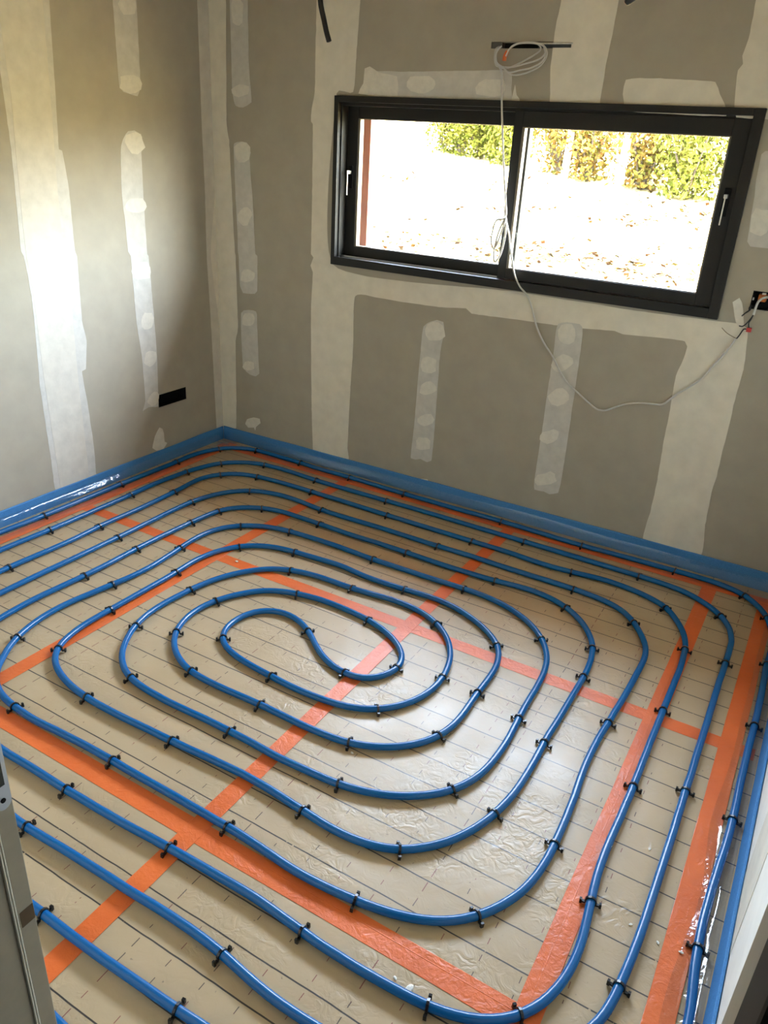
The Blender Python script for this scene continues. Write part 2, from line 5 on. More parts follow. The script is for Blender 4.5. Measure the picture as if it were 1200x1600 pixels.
CLIPS=[(0.083,-1.382,1.55),(0.082,-0.907,1.56),(0.087,-0.502,1.6),(0.136,-0.201,1.08),(0.327,-0.08,0.14),(0.652,-0.079,-0.04),(0.992,-0.085,0.0),(1.351,-0.095,-0.02),(1.911,-0.091,-0.01),(2.336,-0.102,0.01),(2.771,-0.089,0.02),(3.077,-0.137,-0.59),(3.185,-0.278,-1.22),(3.225,-0.638,-1.58),(3.23,-1.048,-1.58),(3.23,-1.528,-1.58),(3.221,-2.003,-1.53),(0.228,-1.465,-1.6),(0.223,-0.97,-1.53),(0.232,-0.576,-1.71),(0.296,-0.367,-2.09),(0.507,-0.228,-2.97),(0.866,-0.232,3.11),(1.316,-0.23,-3.13),(2.091,-0.233,3.13),(2.646,-0.24,3.12),(3.016,-0.378,2.24),(3.088,-0.723,1.57),(3.091,-1.488,1.57),(3.084,-2.202,1.48),(0.38,-1.788,1.57),(0.378,-1.309,1.62),(0.371,-0.814,1.63),(0.402,-0.494,0.93),(0.583,-0.39,0.19),(0.937,-0.374,-0.0),(1.407,-0.38,-0.01),(1.882,-0.383,0.0),(2.376,-0.387,0.13),(2.808,-0.452,-0.72),(2.939,-0.72,-1.44),(2.949,-1.145,-1.57),(2.953,-1.56,-1.57),(2.962,-2.019,-1.45),(2.914,-2.385,-2.32),(2.735,-2.475,-3.01),(2.401,-2.48,3.06),(1.966,-2.474,-3.1),(1.582,-2.485,3.14),(0.53,-1.334,-1.56),(0.527,-0.85,-1.68),(0.671,-0.564,-2.54),(1.109,-0.528,3.06),(1.769,-0.526,-3.13),(2.434,-0.532,3.09),(2.723,-0.647,2.24),(2.808,-1.314,1.51),(2.824,-1.898,1.57),(2.735,-2.213,0.93),(2.461,-2.34,0.15),(2.047,-2.338,-0.02),(1.602,-2.335,-0.01),(1.163,-2.339,-0.11),(0.683,-1.654,1.54),(0.679,-1.364,1.6),(0.687,-1.025,1.51),(0.707,-0.851,1.29),(0.857,-0.694,0.41),(1.193,-0.667,-0.03),(1.683,-0.671,-0.02),(2.123,-0.666,0.09),(2.454,-0.697,-0.48),(2.634,-0.922,-1.25),(2.661,-1.119,-1.55),(2.661,-1.529,-1.56),(2.644,-1.888,-1.8),(2.476,-2.145,-2.65),(2.184,-2.179,3.05),(1.685,-2.177,-3.1),(1.31,-2.18,3.07),(1.017,-2.054,2.12),(0.842,-2.09,-1.15),(0.83,-1.638,-1.73),(0.827,-1.245,-1.45),(0.899,-0.912,-2.33),(1.125,-0.819,-3.0),(1.59,-0.818,3.12),(2.04,-0.81,-3.14),(2.449,-0.977,2.2),(2.548,-1.463,1.65),(2.502,-1.872,1.03),(2.212,-2.039,0.16),(1.803,-2.044,-0.01),(1.349,-2.026,-0.3),(0.968,-1.773,1.57),(0.966,-1.413,1.63),(1.032,-1.078,0.88),(1.265,-0.97,0.12),(1.833,-0.963,0.08),(2.321,-1.117,-0.88),(2.379,-1.421,-1.55),(2.363,-1.688,-1.94),(2.144,-1.876,-2.89),(1.8,-1.891,-3.13),(1.491,-1.884,2.93),(1.115,-1.484,-1.7),(1.13,-1.795,-1.21),(1.35,-1.116,-2.8),(1.647,-1.086,-3.09),(2.065,-1.121,2.61),(2.238,-1.411,1.7),(2.134,-1.689,0.71),(1.738,-1.75,-0.07),(1.256,-1.489,1.27),(1.283,-1.74,2.15),(1.487,-1.256,0.29),(1.829,-1.253,-0.18),(2.075,-1.457,-1.53),(1.936,-1.587,3.11),(1.68,-1.45,2.55),(1.451,-1.669,-0.92),(1.605,-2.63,0.01),(2.28,-2.626,-0.11),(1.858,-2.776,3.12),(2.283,-2.773,-3.1)]
PATCH_LEFT=[('joint_strip','coat',1,[(-1.234,2.25),(-1.244,2.0),(-1.23,1.892),(-1.229,1.609),(-1.248,1.206),(-1.238,1.187),(-1.227,0.994),(-1.241,0.698),(-1.247,0.617),(-1.242,0.232),(-1.229,0.039),(-0.987,0.026),(-0.988,0.087),(-0.983,0.221),(-0.992,0.452),(-1.004,0.628),(-0.98,0.633),(-0.958,0.768),(-0.97,0.871),(-0.959,1.164),(-0.967,1.185),(-0.963,1.44),(-0.976,1.607),(-0.992,1.614),(-0.981,1.778),(-0.957,2.169),(-0.949,2.301)]),('joint_coat','plaster',2,[(-1.188,2.258),(-1.199,2.005),(-1.196,1.805),(-1.208,1.609),(-1.226,1.205),(-1.216,1.021),(-1.221,0.694),(-1.22,0.611),(-1.213,0.223),(-1.199,0.039),(-1.045,0.027),(-1.033,0.236),(-1.032,0.537),(-1.028,0.696),(-1.018,1.055),(-1.027,1.19),(-1.024,1.441),(-1.014,1.646),(-1.002,1.889),(-0.991,2.164),(-0.983,2.294)]),('filler_strip','thin',1,[(-0.616,2.36),(-0.619,2.219),(-0.621,2.048),(-0.619,1.878),(-0.571,1.859),(-0.513,1.852),(-0.492,1.899),(-0.484,2.089),(-0.479,2.24),(-0.475,2.385)]),('filler_dab','dab',2,[(-0.484,2.212),(-0.496,2.184),(-0.532,2.176),(-0.564,2.173),(-0.582,2.189),(-0.592,2.209),(-0.574,2.231),(-0.552,2.25),(-0.523,2.257),(-0.489,2.259),(-0.486,2.234)]),('filler_dab','dab',2,[(-0.489,1.881),(-0.523,1.865),(-0.56,1.858),(-0.591,1.866),(-0.62,1.878),(-0.61,1.899),(-0.611,1.924),(-0.57,1.933),(-0.53,1.937),(-0.492,1.928),(-0.481,1.905)]),('filler_strip','thin',1,[(-0.589,1.7),(-0.639,1.638),(-0.659,1.435),(-0.652,1.29),(-0.65,1.161),(-0.636,1.138),(-0.632,0.821),(-0.614,0.617),(-0.615,0.382),(-0.639,0.333),(-0.596,0.344),(-0.526,0.331),(-0.519,0.41),(-0.507,0.632),(-0.512,0.913),(-0.517,1.129),(-0.525,1.139),(-0.523,1.403),(-0.515,1.605),(-0.503,1.681),(-0.549,1.704)]),('filler_dab','dab',2,[(-0.503,1.662),(-0.488,1.634),(-0.514,1.616),(-0.541,1.601),(-0.576,1.604),(-0.599,1.627),(-0.615,1.653),(-0.604,1.682),(-0.572,1.691),(-0.544,1.698),(-0.51,1.69)]),('filler_dab','dab',2,[(-0.506,1.364),(-0.522,1.346),(-0.561,1.338),(-0.601,1.341),(-0.64,1.35),(-0.649,1.37),(-0.635,1.387),(-0.612,1.402),(-0.572,1.404),(-0.529,1.402),(-0.512,1.383)]),('filler_dab','dab',2,[(-0.51,1.048),(-0.519,1.02),(-0.564,1.02),(-0.602,1.021),(-0.63,1.039),(-0.64,1.063),(-0.631,1.085),(-0.612,1.109),(-0.57,1.103),(-0.528,1.1),(-0.512,1.073)]),('filler_dab','dab',2,[(-0.518,0.789),(-0.531,0.768),(-0.556,0.762),(-0.583,0.765),(-0.604,0.785),(-0.601,0.813),(-0.591,0.834),(-0.574,0.852),(-0.549,0.846),(-0.522,0.842),(-0.51,0.815)]),('filler_dab','dab',2,[(-0.519,0.583),(-0.54,0.567),(-0.565,0.561),(-0.584,0.574),(-0.604,0.59),(-0.595,0.616),(-0.586,0.641),(-0.56,0.647),(-0.538,0.642),(-0.512,0.635),(-0.509,0.608)]),('filler_dab','dab',2,[(-0.526,0.355),(-0.548,0.343),(-0.573,0.344),(-0.589,0.358),(-0.604,0.376),(-0.589,0.397),(-0.57,0.411),(-0.548,0.419),(-0.526,0.414),(-0.514,0.397),(-0.517,0.376)]),('filler_dab','dab',2,[(-0.528,0.208),(-0.566,0.166),(-0.591,0.104),(-0.564,0.081),(-0.511,0.073),(-0.478,0.102),(-0.497,0.115),(-0.498,0.162),(-0.505,0.194)]),('corner_coat','coat',1,[(-0.077,2.456),(-0.079,2.299),(-0.083,1.764),(-0.083,1.689),(-0.08,1.424),(-0.086,1.094),(-0.073,0.691),(-0.069,0.486),(-0.059,0.064),(0.017,0.051),(0.037,2.476)]),('corner_coat','plaster',2,[(-0.046,2.462),(-0.047,2.304),(-0.054,1.765),(-0.054,1.69),(-0.05,1.424),(-0.055,1.092),(-0.041,0.686),(-0.036,0.48),(-0.029,0.064),(0.017,0.051),(0.037,2.476)])]
PATCH_BACK=[('corner_coat','plaster',1,[(0.012,2.469),(0.025,2.31),(-0.0,0.056),(0.103,0.087),(0.117,0.623),(0.133,0.674),(0.139,0.712),(0.134,1.102),(0.13,1.125),(0.119,1.432),(0.111,1.687),(0.107,1.699),(0.097,1.762),(0.115,2.308),(0.114,2.465)]),('filler_strip','thin',1,[(0.134,2.464),(0.14,2.307),(0.141,1.911),(0.16,1.847),(0.21,1.84),(0.265,1.865),(0.262,1.922),(0.253,2.035),(0.252,2.305),(0.248,2.459)]),('filler_dab','dab',2,[(0.221,2.249),(0.217,2.211),(0.195,2.198),(0.175,2.201),(0.154,2.214),(0.15,2.25),(0.148,2.289),(0.164,2.323),(0.189,2.321),(0.207,2.309),(0.225,2.287)]),('filler_dab','dab',2,[(0.255,1.919),(0.243,1.902),(0.213,1.893),(0.184,1.885),(0.157,1.891),(0.139,1.903),(0.136,1.921),(0.161,1.935),(0.191,1.945),(0.222,1.942),(0.251,1.936)]),('filler_strip','thin',1,[(0.145,1.671),(0.142,1.591),(0.153,1.128),(0.157,1.104),(0.161,0.942),(0.183,0.906),(0.266,0.914),(0.284,0.93),(0.288,1.119),(0.275,1.128),(0.263,1.388),(0.246,1.606),(0.256,1.634),(0.218,1.68)]),('filler_dab','dab',2,[(0.253,1.63),(0.244,1.6),(0.212,1.583),(0.177,1.581),(0.154,1.601),(0.148,1.625),(0.143,1.651),(0.168,1.67),(0.197,1.681),(0.229,1.678),(0.251,1.658)]),('filler_dab','dab',2,[(0.24,1.303),(0.225,1.272),(0.193,1.266),(0.174,1.279),(0.157,1.291),(0.157,1.316),(0.175,1.341),(0.2,1.361),(0.227,1.364),(0.247,1.352),(0.26,1.33)]),('filler_dab','dab',2,[(0.268,1.004),(0.254,0.985),(0.228,0.974),(0.197,0.968),(0.166,0.974),(0.173,0.998),(0.174,1.015),(0.191,1.035),(0.223,1.041),(0.249,1.035),(0.272,1.025)]),('filler_strip','thin',1,[(0.166,0.793),(0.17,0.48),(0.218,0.443),(0.265,0.44),(0.289,0.46),(0.286,0.55),(0.28,0.723),(0.273,0.816)]),('filler_dab','dab',2,[(0.262,0.759),(0.249,0.738),(0.224,0.727),(0.198,0.725),(0.171,0.729),(0.173,0.752),(0.176,0.772),(0.192,0.794),(0.222,0.799),(0.252,0.8),(0.264,0.78)]),('filler_dab','dab',2,[(0.253,0.502),(0.254,0.486),(0.233,0.471),(0.205,0.465),(0.179,0.466),(0.165,0.479),(0.175,0.496),(0.186,0.512),(0.21,0.52),(0.234,0.523),(0.253,0.517)]),('filler_dab','dab',1,[(0.175,0.128),(0.191,0.16),(0.241,0.183),(0.289,0.182),(0.294,0.158),(0.259,0.126),(0.254,0.101),(0.244,0.119),(0.199,0.109)]),('joint_strip','plaster',1,[(0.66,2.442),(0.659,2.295),(0.657,2.082),(0.656,1.921),(0.639,1.847),(0.636,1.791),(0.647,1.78),(0.649,1.471),(0.647,1.168),(0.663,1.154),(0.644,1.11),(0.661,1.079),(0.652,0.884),(0.665,0.347),(0.679,0.09),(0.684,0.06),(0.92,0.07),(0.916,0.147),(0.922,0.52),(0.929,0.732),(0.929,0.99),(1.064,1.001),(1.214,1.0),(1.43,1.005),(1.56,1.018),(1.593,0.998),(1.768,1.003),(2.019,1.008),(2.138,1.012),(2.281,1.023),(2.32,1.015),(2.582,1.027),(2.591,0.947),(2.576,0.877),(2.583,0.725),(2.587,0.546),(2.595,0.392),(2.596,0.24),(2.598,0.062),(2.85,0.064),(2.84,0.236),(2.833,0.392),(2.836,0.476),(2.833,0.584),(2.834,0.713),(2.83,0.842),(2.834,0.952),(2.81,1.117),(2.762,1.13),(2.693,1.128),(2.374,1.123),(1.783,1.128),(0.789,1.13),(0.782,1.916),(0.876,1.923),(0.886,2.082),(0.897,2.289),(0.9,2.432)]),('filler_strip','thin',1,[(0.926,1.919),(0.961,1.993),(1.004,2.011),(1.172,2.01),(1.364,2.015),(1.547,2.019),(1.635,2.02),(1.666,2.001),(1.67,1.949),(1.672,1.896),(1.375,1.903),(1.045,1.908)]),('filler_dab','dab',2,[(0.905,1.918),(0.931,1.961),(0.935,2.021),(0.962,2.029),(1.008,2.006),(1.107,1.989),(1.116,1.913),(1.01,1.913)]),('filler_dab','dab',2,[(1.308,1.961),(1.298,1.944),(1.271,1.93),(1.226,1.925),(1.184,1.934),(1.163,1.951),(1.162,1.97),(1.178,1.991),(1.227,1.994),(1.274,1.994),(1.302,1.979)]),('filler_dab','dab',2,[(1.642,1.947),(1.632,1.928),(1.594,1.919),(1.554,1.922),(1.51,1.93),(1.503,1.953),(1.517,1.972),(1.545,1.985),(1.583,1.984),(1.629,1.987),(1.642,1.966)]),('filler_dab','dab',1,[(1.675,1.896),(1.679,1.925),(1.685,1.968),(1.696,1.93),(1.713,1.914),(1.716,1.895)]),('joint_strip','plaster',1,[(1.826,2.393),(1.841,2.266),(1.832,2.173),(1.833,2.022),(1.846,1.936),(1.858,1.891),(2.064,1.883),(2.06,1.918),(2.061,2.046),(2.067,2.127),(2.072,2.26),(2.072,2.383)]),('filler_strip','plaster',1,[(2.157,1.913),(2.147,1.942),(2.15,1.992),(2.204,1.999),(2.303,1.998),(2.399,1.995),(2.488,1.99),(2.513,1.95),(2.54,1.913),(2.553,1.878),(2.166,1.882)]),('joint_strip','plaster',1,[(2.561,2.363),(2.568,2.248),(2.572,2.13),(2.563,2.076),(2.572,2.049),(2.559,2.029),(2.563,1.981),(2.574,1.913),(2.588,1.875),(2.694,1.872),(2.873,1.87),(2.764,2.354)]),('filler_strip','thin',1,[(2.718,1.766),(2.707,1.754),(2.71,1.668),(2.719,1.585),(2.731,1.445),(2.745,1.427),(2.81,1.427),(2.858,1.437),(2.827,1.631),(2.807,1.762)]),('filler_dab','dab',2,[(2.796,1.508),(2.792,1.483),(2.776,1.468),(2.755,1.472),(2.731,1.481),(2.727,1.512),(2.723,1.54),(2.732,1.568),(2.757,1.562),(2.781,1.564),(2.791,1.534)]),('filler_dab','dab',2,[(2.731,1.211),(2.751,1.231),(2.767,1.213),(2.786,1.155),(2.797,1.118),(2.782,1.11),(2.761,1.135)]),('filler_strip','thin',1,[(1.34,0.898),(1.377,0.926),(1.411,0.94),(1.447,0.936),(1.456,0.884),(1.444,0.786),(1.447,0.564),(1.449,0.335),(1.446,0.201),(1.421,0.187),(1.381,0.196),(1.323,0.185),(1.328,0.365),(1.33,0.575),(1.333,0.767)]),('filler_dab','dab',2,[(1.456,0.895),(1.464,0.867),(1.438,0.845),(1.407,0.838),(1.375,0.834),(1.355,0.856),(1.35,0.882),(1.359,0.911),(1.389,0.926),(1.42,0.93),(1.446,0.919)]),('filler_dab','dab',2,[(1.426,0.715),(1.43,0.686),(1.404,0.669),(1.377,0.666),(1.352,0.671),(1.341,0.692),(1.34,0.716),(1.349,0.741),(1.374,0.751),(1.399,0.75),(1.426,0.744)]),('filler_dab','dab',2,[(1.438,0.608),(1.443,0.587),(1.419,0.568),(1.396,0.556),(1.37,0.549),(1.346,0.555),(1.349,0.578),(1.352,0.599),(1.375,0.619),(1.404,0.629),(1.423,0.619)]),('filler_dab','dab',2,[(1.445,0.431),(1.437,0.411),(1.413,0.395),(1.385,0.381),(1.362,0.386),(1.346,0.397),(1.344,0.416),(1.367,0.436),(1.393,0.45),(1.421,0.456),(1.435,0.444)]),('filler_dab','dab',2,[(1.432,0.289),(1.431,0.265),(1.402,0.255),(1.378,0.247),(1.351,0.249),(1.35,0.273),(1.347,0.292),(1.36,0.314),(1.387,0.319),(1.413,0.323),(1.431,0.31)]),('filler_strip','thin',1,[(2.024,1.015),(2.022,0.885),(2.022,0.68),(2.023,0.501),(2.022,0.241),(2.029,0.191),(2.079,0.194),(2.107,0.187),(2.15,0.206),(2.154,0.242),(2.156,0.334),(2.153,0.549),(2.15,0.758),(2.137,1.018)]),('filler_dab','dab',2,[(2.112,0.976),(2.111,0.948),(2.09,0.932),(2.066,0.932),(2.044,0.941),(2.03,0.962),(2.029,0.987),(2.039,1.011),(2.061,1.02),(2.087,1.024),(2.106,1.003)]),('filler_dab','dab',2,[(2.116,0.872),(2.122,0.85),(2.104,0.826),(2.083,0.806),(2.054,0.796),(2.032,0.806),(2.02,0.823),(2.026,0.847),(2.045,0.867),(2.07,0.883),(2.094,0.88)]),('filler_dab','dab',2,[(2.125,0.7),(2.129,0.678),(2.109,0.653),(2.08,0.637),(2.052,0.639),(2.036,0.654),(2.025,0.673),(2.042,0.697),(2.063,0.718),(2.092,0.726),(2.112,0.716)]),('filler_dab','dab',2,[(2.108,0.496),(2.102,0.476),(2.085,0.456),(2.059,0.441),(2.035,0.445),(2.018,0.454),(2.017,0.474),(2.028,0.495),(2.054,0.507),(2.08,0.521),(2.104,0.516)]),('filler_dab','dab',2,[(2.123,0.282),(2.135,0.266),(2.109,0.242),(2.077,0.229),(2.042,0.216),(2.025,0.229),(2.022,0.248),(2.033,0.272),(2.067,0.287),(2.097,0.306),(2.12,0.299)]),('filler_dab','dab',1,[(1.391,0.082),(1.433,0.09),(1.442,0.077),(1.396,0.069)])]
CAB={'drop':[(1.627,-0.022,2.013),(1.631,-0.022,1.982),(1.642,-0.022,1.899),(1.658,-0.022,1.801),(1.674,-0.022,1.702),(1.693,-0.022,1.6),(1.711,-0.022,1.51),(1.72,-0.022,1.457)],'loops':[(1.723,-0.03,1.466),(1.711,-0.03,1.438),(1.678,-0.03,1.427),(1.666,-0.03,1.371),(1.668,-0.03,1.33),(1.684,-0.03,1.31),(1.703,-0.03,1.356),(1.719,-0.03,1.423),(1.722,-0.03,1.445),(1.699,-0.03,1.388),(1.686,-0.03,1.318),(1.689,-0.03,1.263),(1.7,-0.03,1.255),(1.72,-0.03,1.294),(1.73,-0.03,1.364),(1.729,-0.03,1.418)],'main':[(1.704,-0.016,1.491),(1.722,-0.016,1.43),(1.741,-0.016,1.378),(1.754,-0.016,1.324),(1.771,-0.016,1.271),(1.791,-0.016,1.208),(1.823,-0.016,1.158),(1.852,-0.016,1.134),(1.874,-0.016,1.111),(1.894,-0.016,1.073),(1.919,-0.016,1.013),(1.945,-0.016,0.964),(1.98,-0.016,0.917),(2.017,-0.016,0.878),(2.044,-0.016,0.844),(2.075,-0.016,0.801),(2.119,-0.016,0.755),(2.16,-0.016,0.73),(2.211,-0.016,0.697),(2.262,-0.016,0.668),(2.286,-0.016,0.664),(2.315,-0.016,0.67),(2.352,-0.016,0.693),(2.4,-0.016,0.718),(2.454,-0.016,0.733),(2.509,-0.016,0.74),(2.549,-0.016,0.746),(2.576,-0.016,0.774),(2.605,-0.016,0.806),(2.649,-0.016,0.849),(2.687,-0.016,0.893),(2.718,-0.016,0.953),(2.745,-0.016,0.999),(2.778,-0.016,1.073)],'coil':[[(1.593,-0.028,2.096),(1.592,-0.028,2.064),(1.6,-0.028,2.045),(1.625,-0.028,2.027),(1.66,-0.028,2.027),(1.714,-0.028,2.048),(1.774,-0.028,2.078),(1.791,-0.028,2.096),(1.775,-0.028,2.112),(1.732,-0.028,2.116),(1.685,-0.028,2.112),(1.651,-0.028,2.092),(1.636,-0.028,2.059)],[(1.605,-0.036,2.1),(1.594,-0.036,2.072),(1.601,-0.036,2.04),(1.622,-0.036,2.03),(1.677,-0.036,2.029),(1.732,-0.036,2.041),(1.786,-0.036,2.055),(1.811,-0.036,2.073),(1.813,-0.036,2.095),(1.783,-0.036,2.113),(1.721,-0.036,2.118),(1.667,-0.036,2.104),(1.644,-0.036,2.068)],[(1.625,-0.044,2.104),(1.605,-0.044,2.081),(1.609,-0.044,2.046),(1.638,-0.044,2.028),(1.669,-0.044,2.009),(1.716,-0.044,2.017),(1.765,-0.044,2.026),(1.804,-0.044,2.045),(1.819,-0.044,2.072),(1.81,-0.044,2.099)],[(1.634,-0.03,2.031),(1.663,-0.03,2.008),(1.687,-0.03,2.001),(1.721,-0.03,2.004),(1.761,-0.03,2.016),(1.8,-0.03,2.037),(1.82,-0.03,2.069),(1.813,-0.03,2.096),(1.791,-0.03,2.114)]],'orange':[(1.637,-0.03,2.052),(1.638,-0.03,2.068),(1.647,-0.03,2.087)],'boxcable':[(2.846,-0.03,1.248),(2.829,-0.03,1.233),(2.824,-0.03,1.213),(2.821,-0.03,1.177)],'black_a':[(2.806,-0.03,1.21),(2.805,-0.03,1.195),(2.793,-0.03,1.183),(2.784,-0.03,1.171)],'black_b':[(2.821,-0.03,1.177),(2.812,-0.03,1.155),(2.803,-0.03,1.139),(2.792,-0.03,1.127),(2.779,-0.03,1.127)],'black_c':[(2.821,-0.03,1.177),(2.816,-0.03,1.156),(2.812,-0.03,1.143),(2.817,-0.03,1.123)],'black_d':[(2.815,-0.025,1.117),(2.801,-0.025,1.117),(2.795,-0.025,1.108),(2.788,-0.025,1.089),(2.781,-0.025,1.075),(2.76,-0.025,1.082),(2.738,-0.025,1.092),(2.716,-0.025,1.109)],'red':[(2.818,-0.027,1.117)]}
CAM_R=[[0.860228,0.506998,0.054417],[0.259848,-0.344043,-0.902282],[-0.438734,0.790308,-0.427698]]
CAM_F=1216.14

random.seed(7)
sc = bpy.context.scene
COL = sc.collection
# ------------------------------------------------------------------ camera
cam = bpy.data.cameras.new('camera'); cam_o = bpy.data.objects.new('camera', cam); COL.objects.link(cam_o)
cam.sensor_fit = 'AUTO'; cam.sensor_width = 36.0; cam.lens = CAM_F / 1600 * 36.0
cam.clip_start = 0.02; cam.clip_end = 300
_r, _d, _f = [Vector(v) for v in CAM_R]
cam_o.matrix_world = Matrix(((_r.x, -_d.x, -_f.x, 3.12), (_r.y, -_d.y, -_f.y, -3.5), (_r.z, -_d.z, -_f.z, 1.715), (0, 0, 0, 1)))
sc.camera = cam_o
# ------------------------------------------------------------------ light and exposure
sc.view_settings.view_transform = 'Standard'; sc.view_settings.look = 'None'
sc.view_settings.gamma = 1.0; sc.view_settings.use_curve_mapping = False
sc.view_settings.exposure = 5.2
SUN_EL, SUN_AZ = 36.0, -38.0          # degrees; azimuth measured from +x towards the garden (+y)
w = bpy.data.worlds.new('world'); sc.world = w; w.use_nodes = True
wn, wl = w.node_tree.nodes, w.node_tree.links
wn.clear()
bg = wn.new('ShaderNodeBackground'); wo = wn.new('ShaderNodeOutputWorld'); sky = wn.new('ShaderNodeTexSky')
sky.sky_type = 'NISHITA'; sky.sun_disc = False; sky.sun_elevation = math.radians(SUN_EL)
sky.sun_rotation = math.radians(90 - SUN_AZ); sky.dust_density = 4.5; sky.air_density = 1.0; sky.ozone_density = 1.0
hsv = wn.new('ShaderNodeHueSaturation'); hsv.inputs['Saturation'].default_value = 0.62
wl.new(sky.outputs['Color'], hsv.inputs['Color']); wl.new(hsv.outputs['Color'], bg.inputs['Color']); bg.inputs['Strength'].default_value = 0.8
wl.new(bg.outputs['Background'], wo.inputs['Surface'])
sun = bpy.data.lights.new('sun', 'SUN'); sun.energy = 4.5; sun.angle = math.radians(0.6); sun.color = (1.0, 0.93, 0.80)
sun_o = bpy.data.objects.new('sun', sun); COL.objects.link(sun_o)
_sd = Vector((math.cos(math.radians(SUN_EL)) * math.cos(math.radians(SUN_AZ)), math.cos(math.radians(SUN_EL)) * math.sin(math.radians(SUN_AZ)), math.sin(math.radians(SUN_EL))))
sun_o.rotation_euler = _sd.to_track_quat('Z', 'Y').to_euler()
por = bpy.data.lights.new('window_portal', 'AREA'); por.shape = 'RECTANGLE'; por.size = 1.86; por.size_y = 0.72; por.cycles.is_portal = True
por_o = bpy.data.objects.new('window_portal', por); COL.objects.link(por_o)
por_o.location = (1.735, 0.22, 1.52); por_o.rotation_euler = (math.radians(-90), 0, 0)
sc.cycles.use_denoising = True
sc.cycles.max_bounces = 12; sc.cycles.diffuse_bounces = 8; sc.cycles.glossy_bounces = 4; sc.cycles.transparent_max_bounces = 16
sc.cycles.caustics_reflective = False; sc.cycles.caustics_refractive = False
sc.cycles.sample_clamp_indirect = 6.0
# ------------------------------------------------------------------ materials
def lin(r, g, b):
    f = lambda c: c / 12.92 if c <= .04045 else ((c + .055) / 1.055) ** 2.4
    return (f(r / 255), f(g / 255), f(b / 255), 1)
class NT:
    def __init__(s, name):
        s.m = bpy.data.materials.new(name); s.m.use_nodes = True
        s.n, s.l = s.m.node_tree.nodes, s.m.node_tree.links
        s.b = s.n['Principled BSDF']; s.out = s.n['Material Output']
    def node(s, t, **k):
        n = s.n.new(t)
        for a, v in k.items(): setattr(n, a, v)
        return n
    def link(s, a, b): s.l.new(a, b)
    def val(s, sock, v): s.b.inputs[sock].default_value = v
    def pos(s):
        return s.node('ShaderNodeNewGeometry').outputs['Position']
    def noise(s, scale, detail=4, rough=.55, vec=None, dist=0):
        n = s.node('ShaderNodeTexNoise'); n.inputs['Scale'].default_value = scale; n.inputs['Detail'].default_value = detail
        n.inputs['Roughness'].default_value = rough; n.inputs['Distortion'].default_value = dist
        s.link(vec if vec else s.pos(), n.inputs['Vector']); return n.outputs['Fac']
    def ramp(s, fac, stops):
        r = s.node('ShaderNodeValToRGB'); e = r.color_ramp.elements
        while len(e) < len(stops): e.new(.5)
        for i, (p, c) in enumerate(stops): e[i].position = p; e[i].color = c
        s.link(fac, r.inputs['Fac']); return r.outputs['Color']
    def math(s, op, a, b=None, c=None):
        n = s.node('ShaderNodeMath', operation=op)
        for i, v in enumerate((a, b, c)):
            if v is None: continue
            if hasattr(v, 'is_linked'): s.link(v, n.inputs[i])
            else: n.inputs[i].default_value = v
        return n.outputs[0]
    def mix(s, fac, a, b):
        n = s.node('ShaderNodeMix', data_type='RGBA')
        for sock, v in ((n.inputs['Factor'], fac), (n.inputs['A'], a), (n.inputs['B'], b)):
            if hasattr(v, 'is_linked'): s.link(v, sock)
            else: sock.default_value = v
        return n.outputs['Result']
    def bump(s, h, strength=.2, dist=.01, normal=None):
        n = s.node('ShaderNodeBump'); n.inputs['Strength'].default_value = strength; n.inputs['Distance'].default_value = dist
        s.link(h, n.inputs['Height'])
        if normal: s.link(normal, n.inputs['Normal'])
        s.link(n.outputs['Normal'], s.b.inputs['Normal']); return n.outputs['Normal']
def simple(name, c, rough=.5, metal=0, spec=.5, var=.12, scale=30, bump=0):
    t = NT(name); f = t.noise(scale)
    lo = tuple(x * (1 - var) for x in c[:3]) + (1,); hi = tuple(min(1, x * (1 + var)) for x in c[:3]) + (1,)
    t.link(t.ramp(f, [(.3, lo), (.7, hi)]), t.b.inputs['Base Color'])
    t.val('Roughness', rough); t.val('Metallic', metal); t.val('Specular IOR Level', spec)
    if bump: t.bump(t.noise(scale * 4), bump, .002)
    return t.m
M = {}
M['board'] = simple('plasterboard_paper', (.385, .348, .278), .85, spec=.2, var=.05, scale=9, bump=.12)
M['plaster'] = simple('joint_plaster', (.70, .655, .55), .8, spec=.2, var=.06, scale=14, bump=.15)
M['coat'] = simple('thin_joint_plaster', (.60, .565, .49), .8, spec=.2, var=.07, scale=18, bump=.15)
M['thin'] = simple('thin_filler', (.56, .54, .49), .8, spec=.2, var=.08, scale=22, bump=.15)
M['dab'] = simple('thick_filler', (.68, .65, .57), .75, spec=.25, var=.06, scale=40, bump=.3)
M['ceiling'] = simple('ceiling_board', (.76, .71, .61), .9, spec=.2, var=.04, scale=9)
M['primed'] = simple('primed_plaster', (.82, .79, .71), .8, spec=.2, var=.04, scale=12)
M['hall'] = simple('hall_plaster', (.30, .27, .23), .9, spec=.2, var=.05, scale=6)
M['slab'] = simple('screed', (.3, .28, .25), .9)
M['dark_frame'] = simple('anthracite_aluminium', (.016, .0145, .012), .5, spec=.3, var=.08, scale=200, bump=.05)
M['gasket'] = simple('black_rubber', (.008, .008, .008), .6, var=.1)
M['bead'] = simple('pale_glazing_spacer', (.20, .165, .115), .5, metal=.0, var=.05)
M['silver'] = simple('satin_steel', (.62, .60, .56), .28, metal=1, var=.04)
M['rail'] = simple('bright_aluminium_rail', (.55, .56, .57), .3, metal=1, var=.04)
M['galv'] = simple('galvanised_steel', (.55, .55, .55), .3, metal=1, var=.15, scale=60)
M['black'] = simple('black_plastic', (.004, .004, .004), .6, spec=.15, var=.1)
M['clip'] = simple('black_clip_plastic', (.004, .004, .005), .30, spec=.5, var=.1)
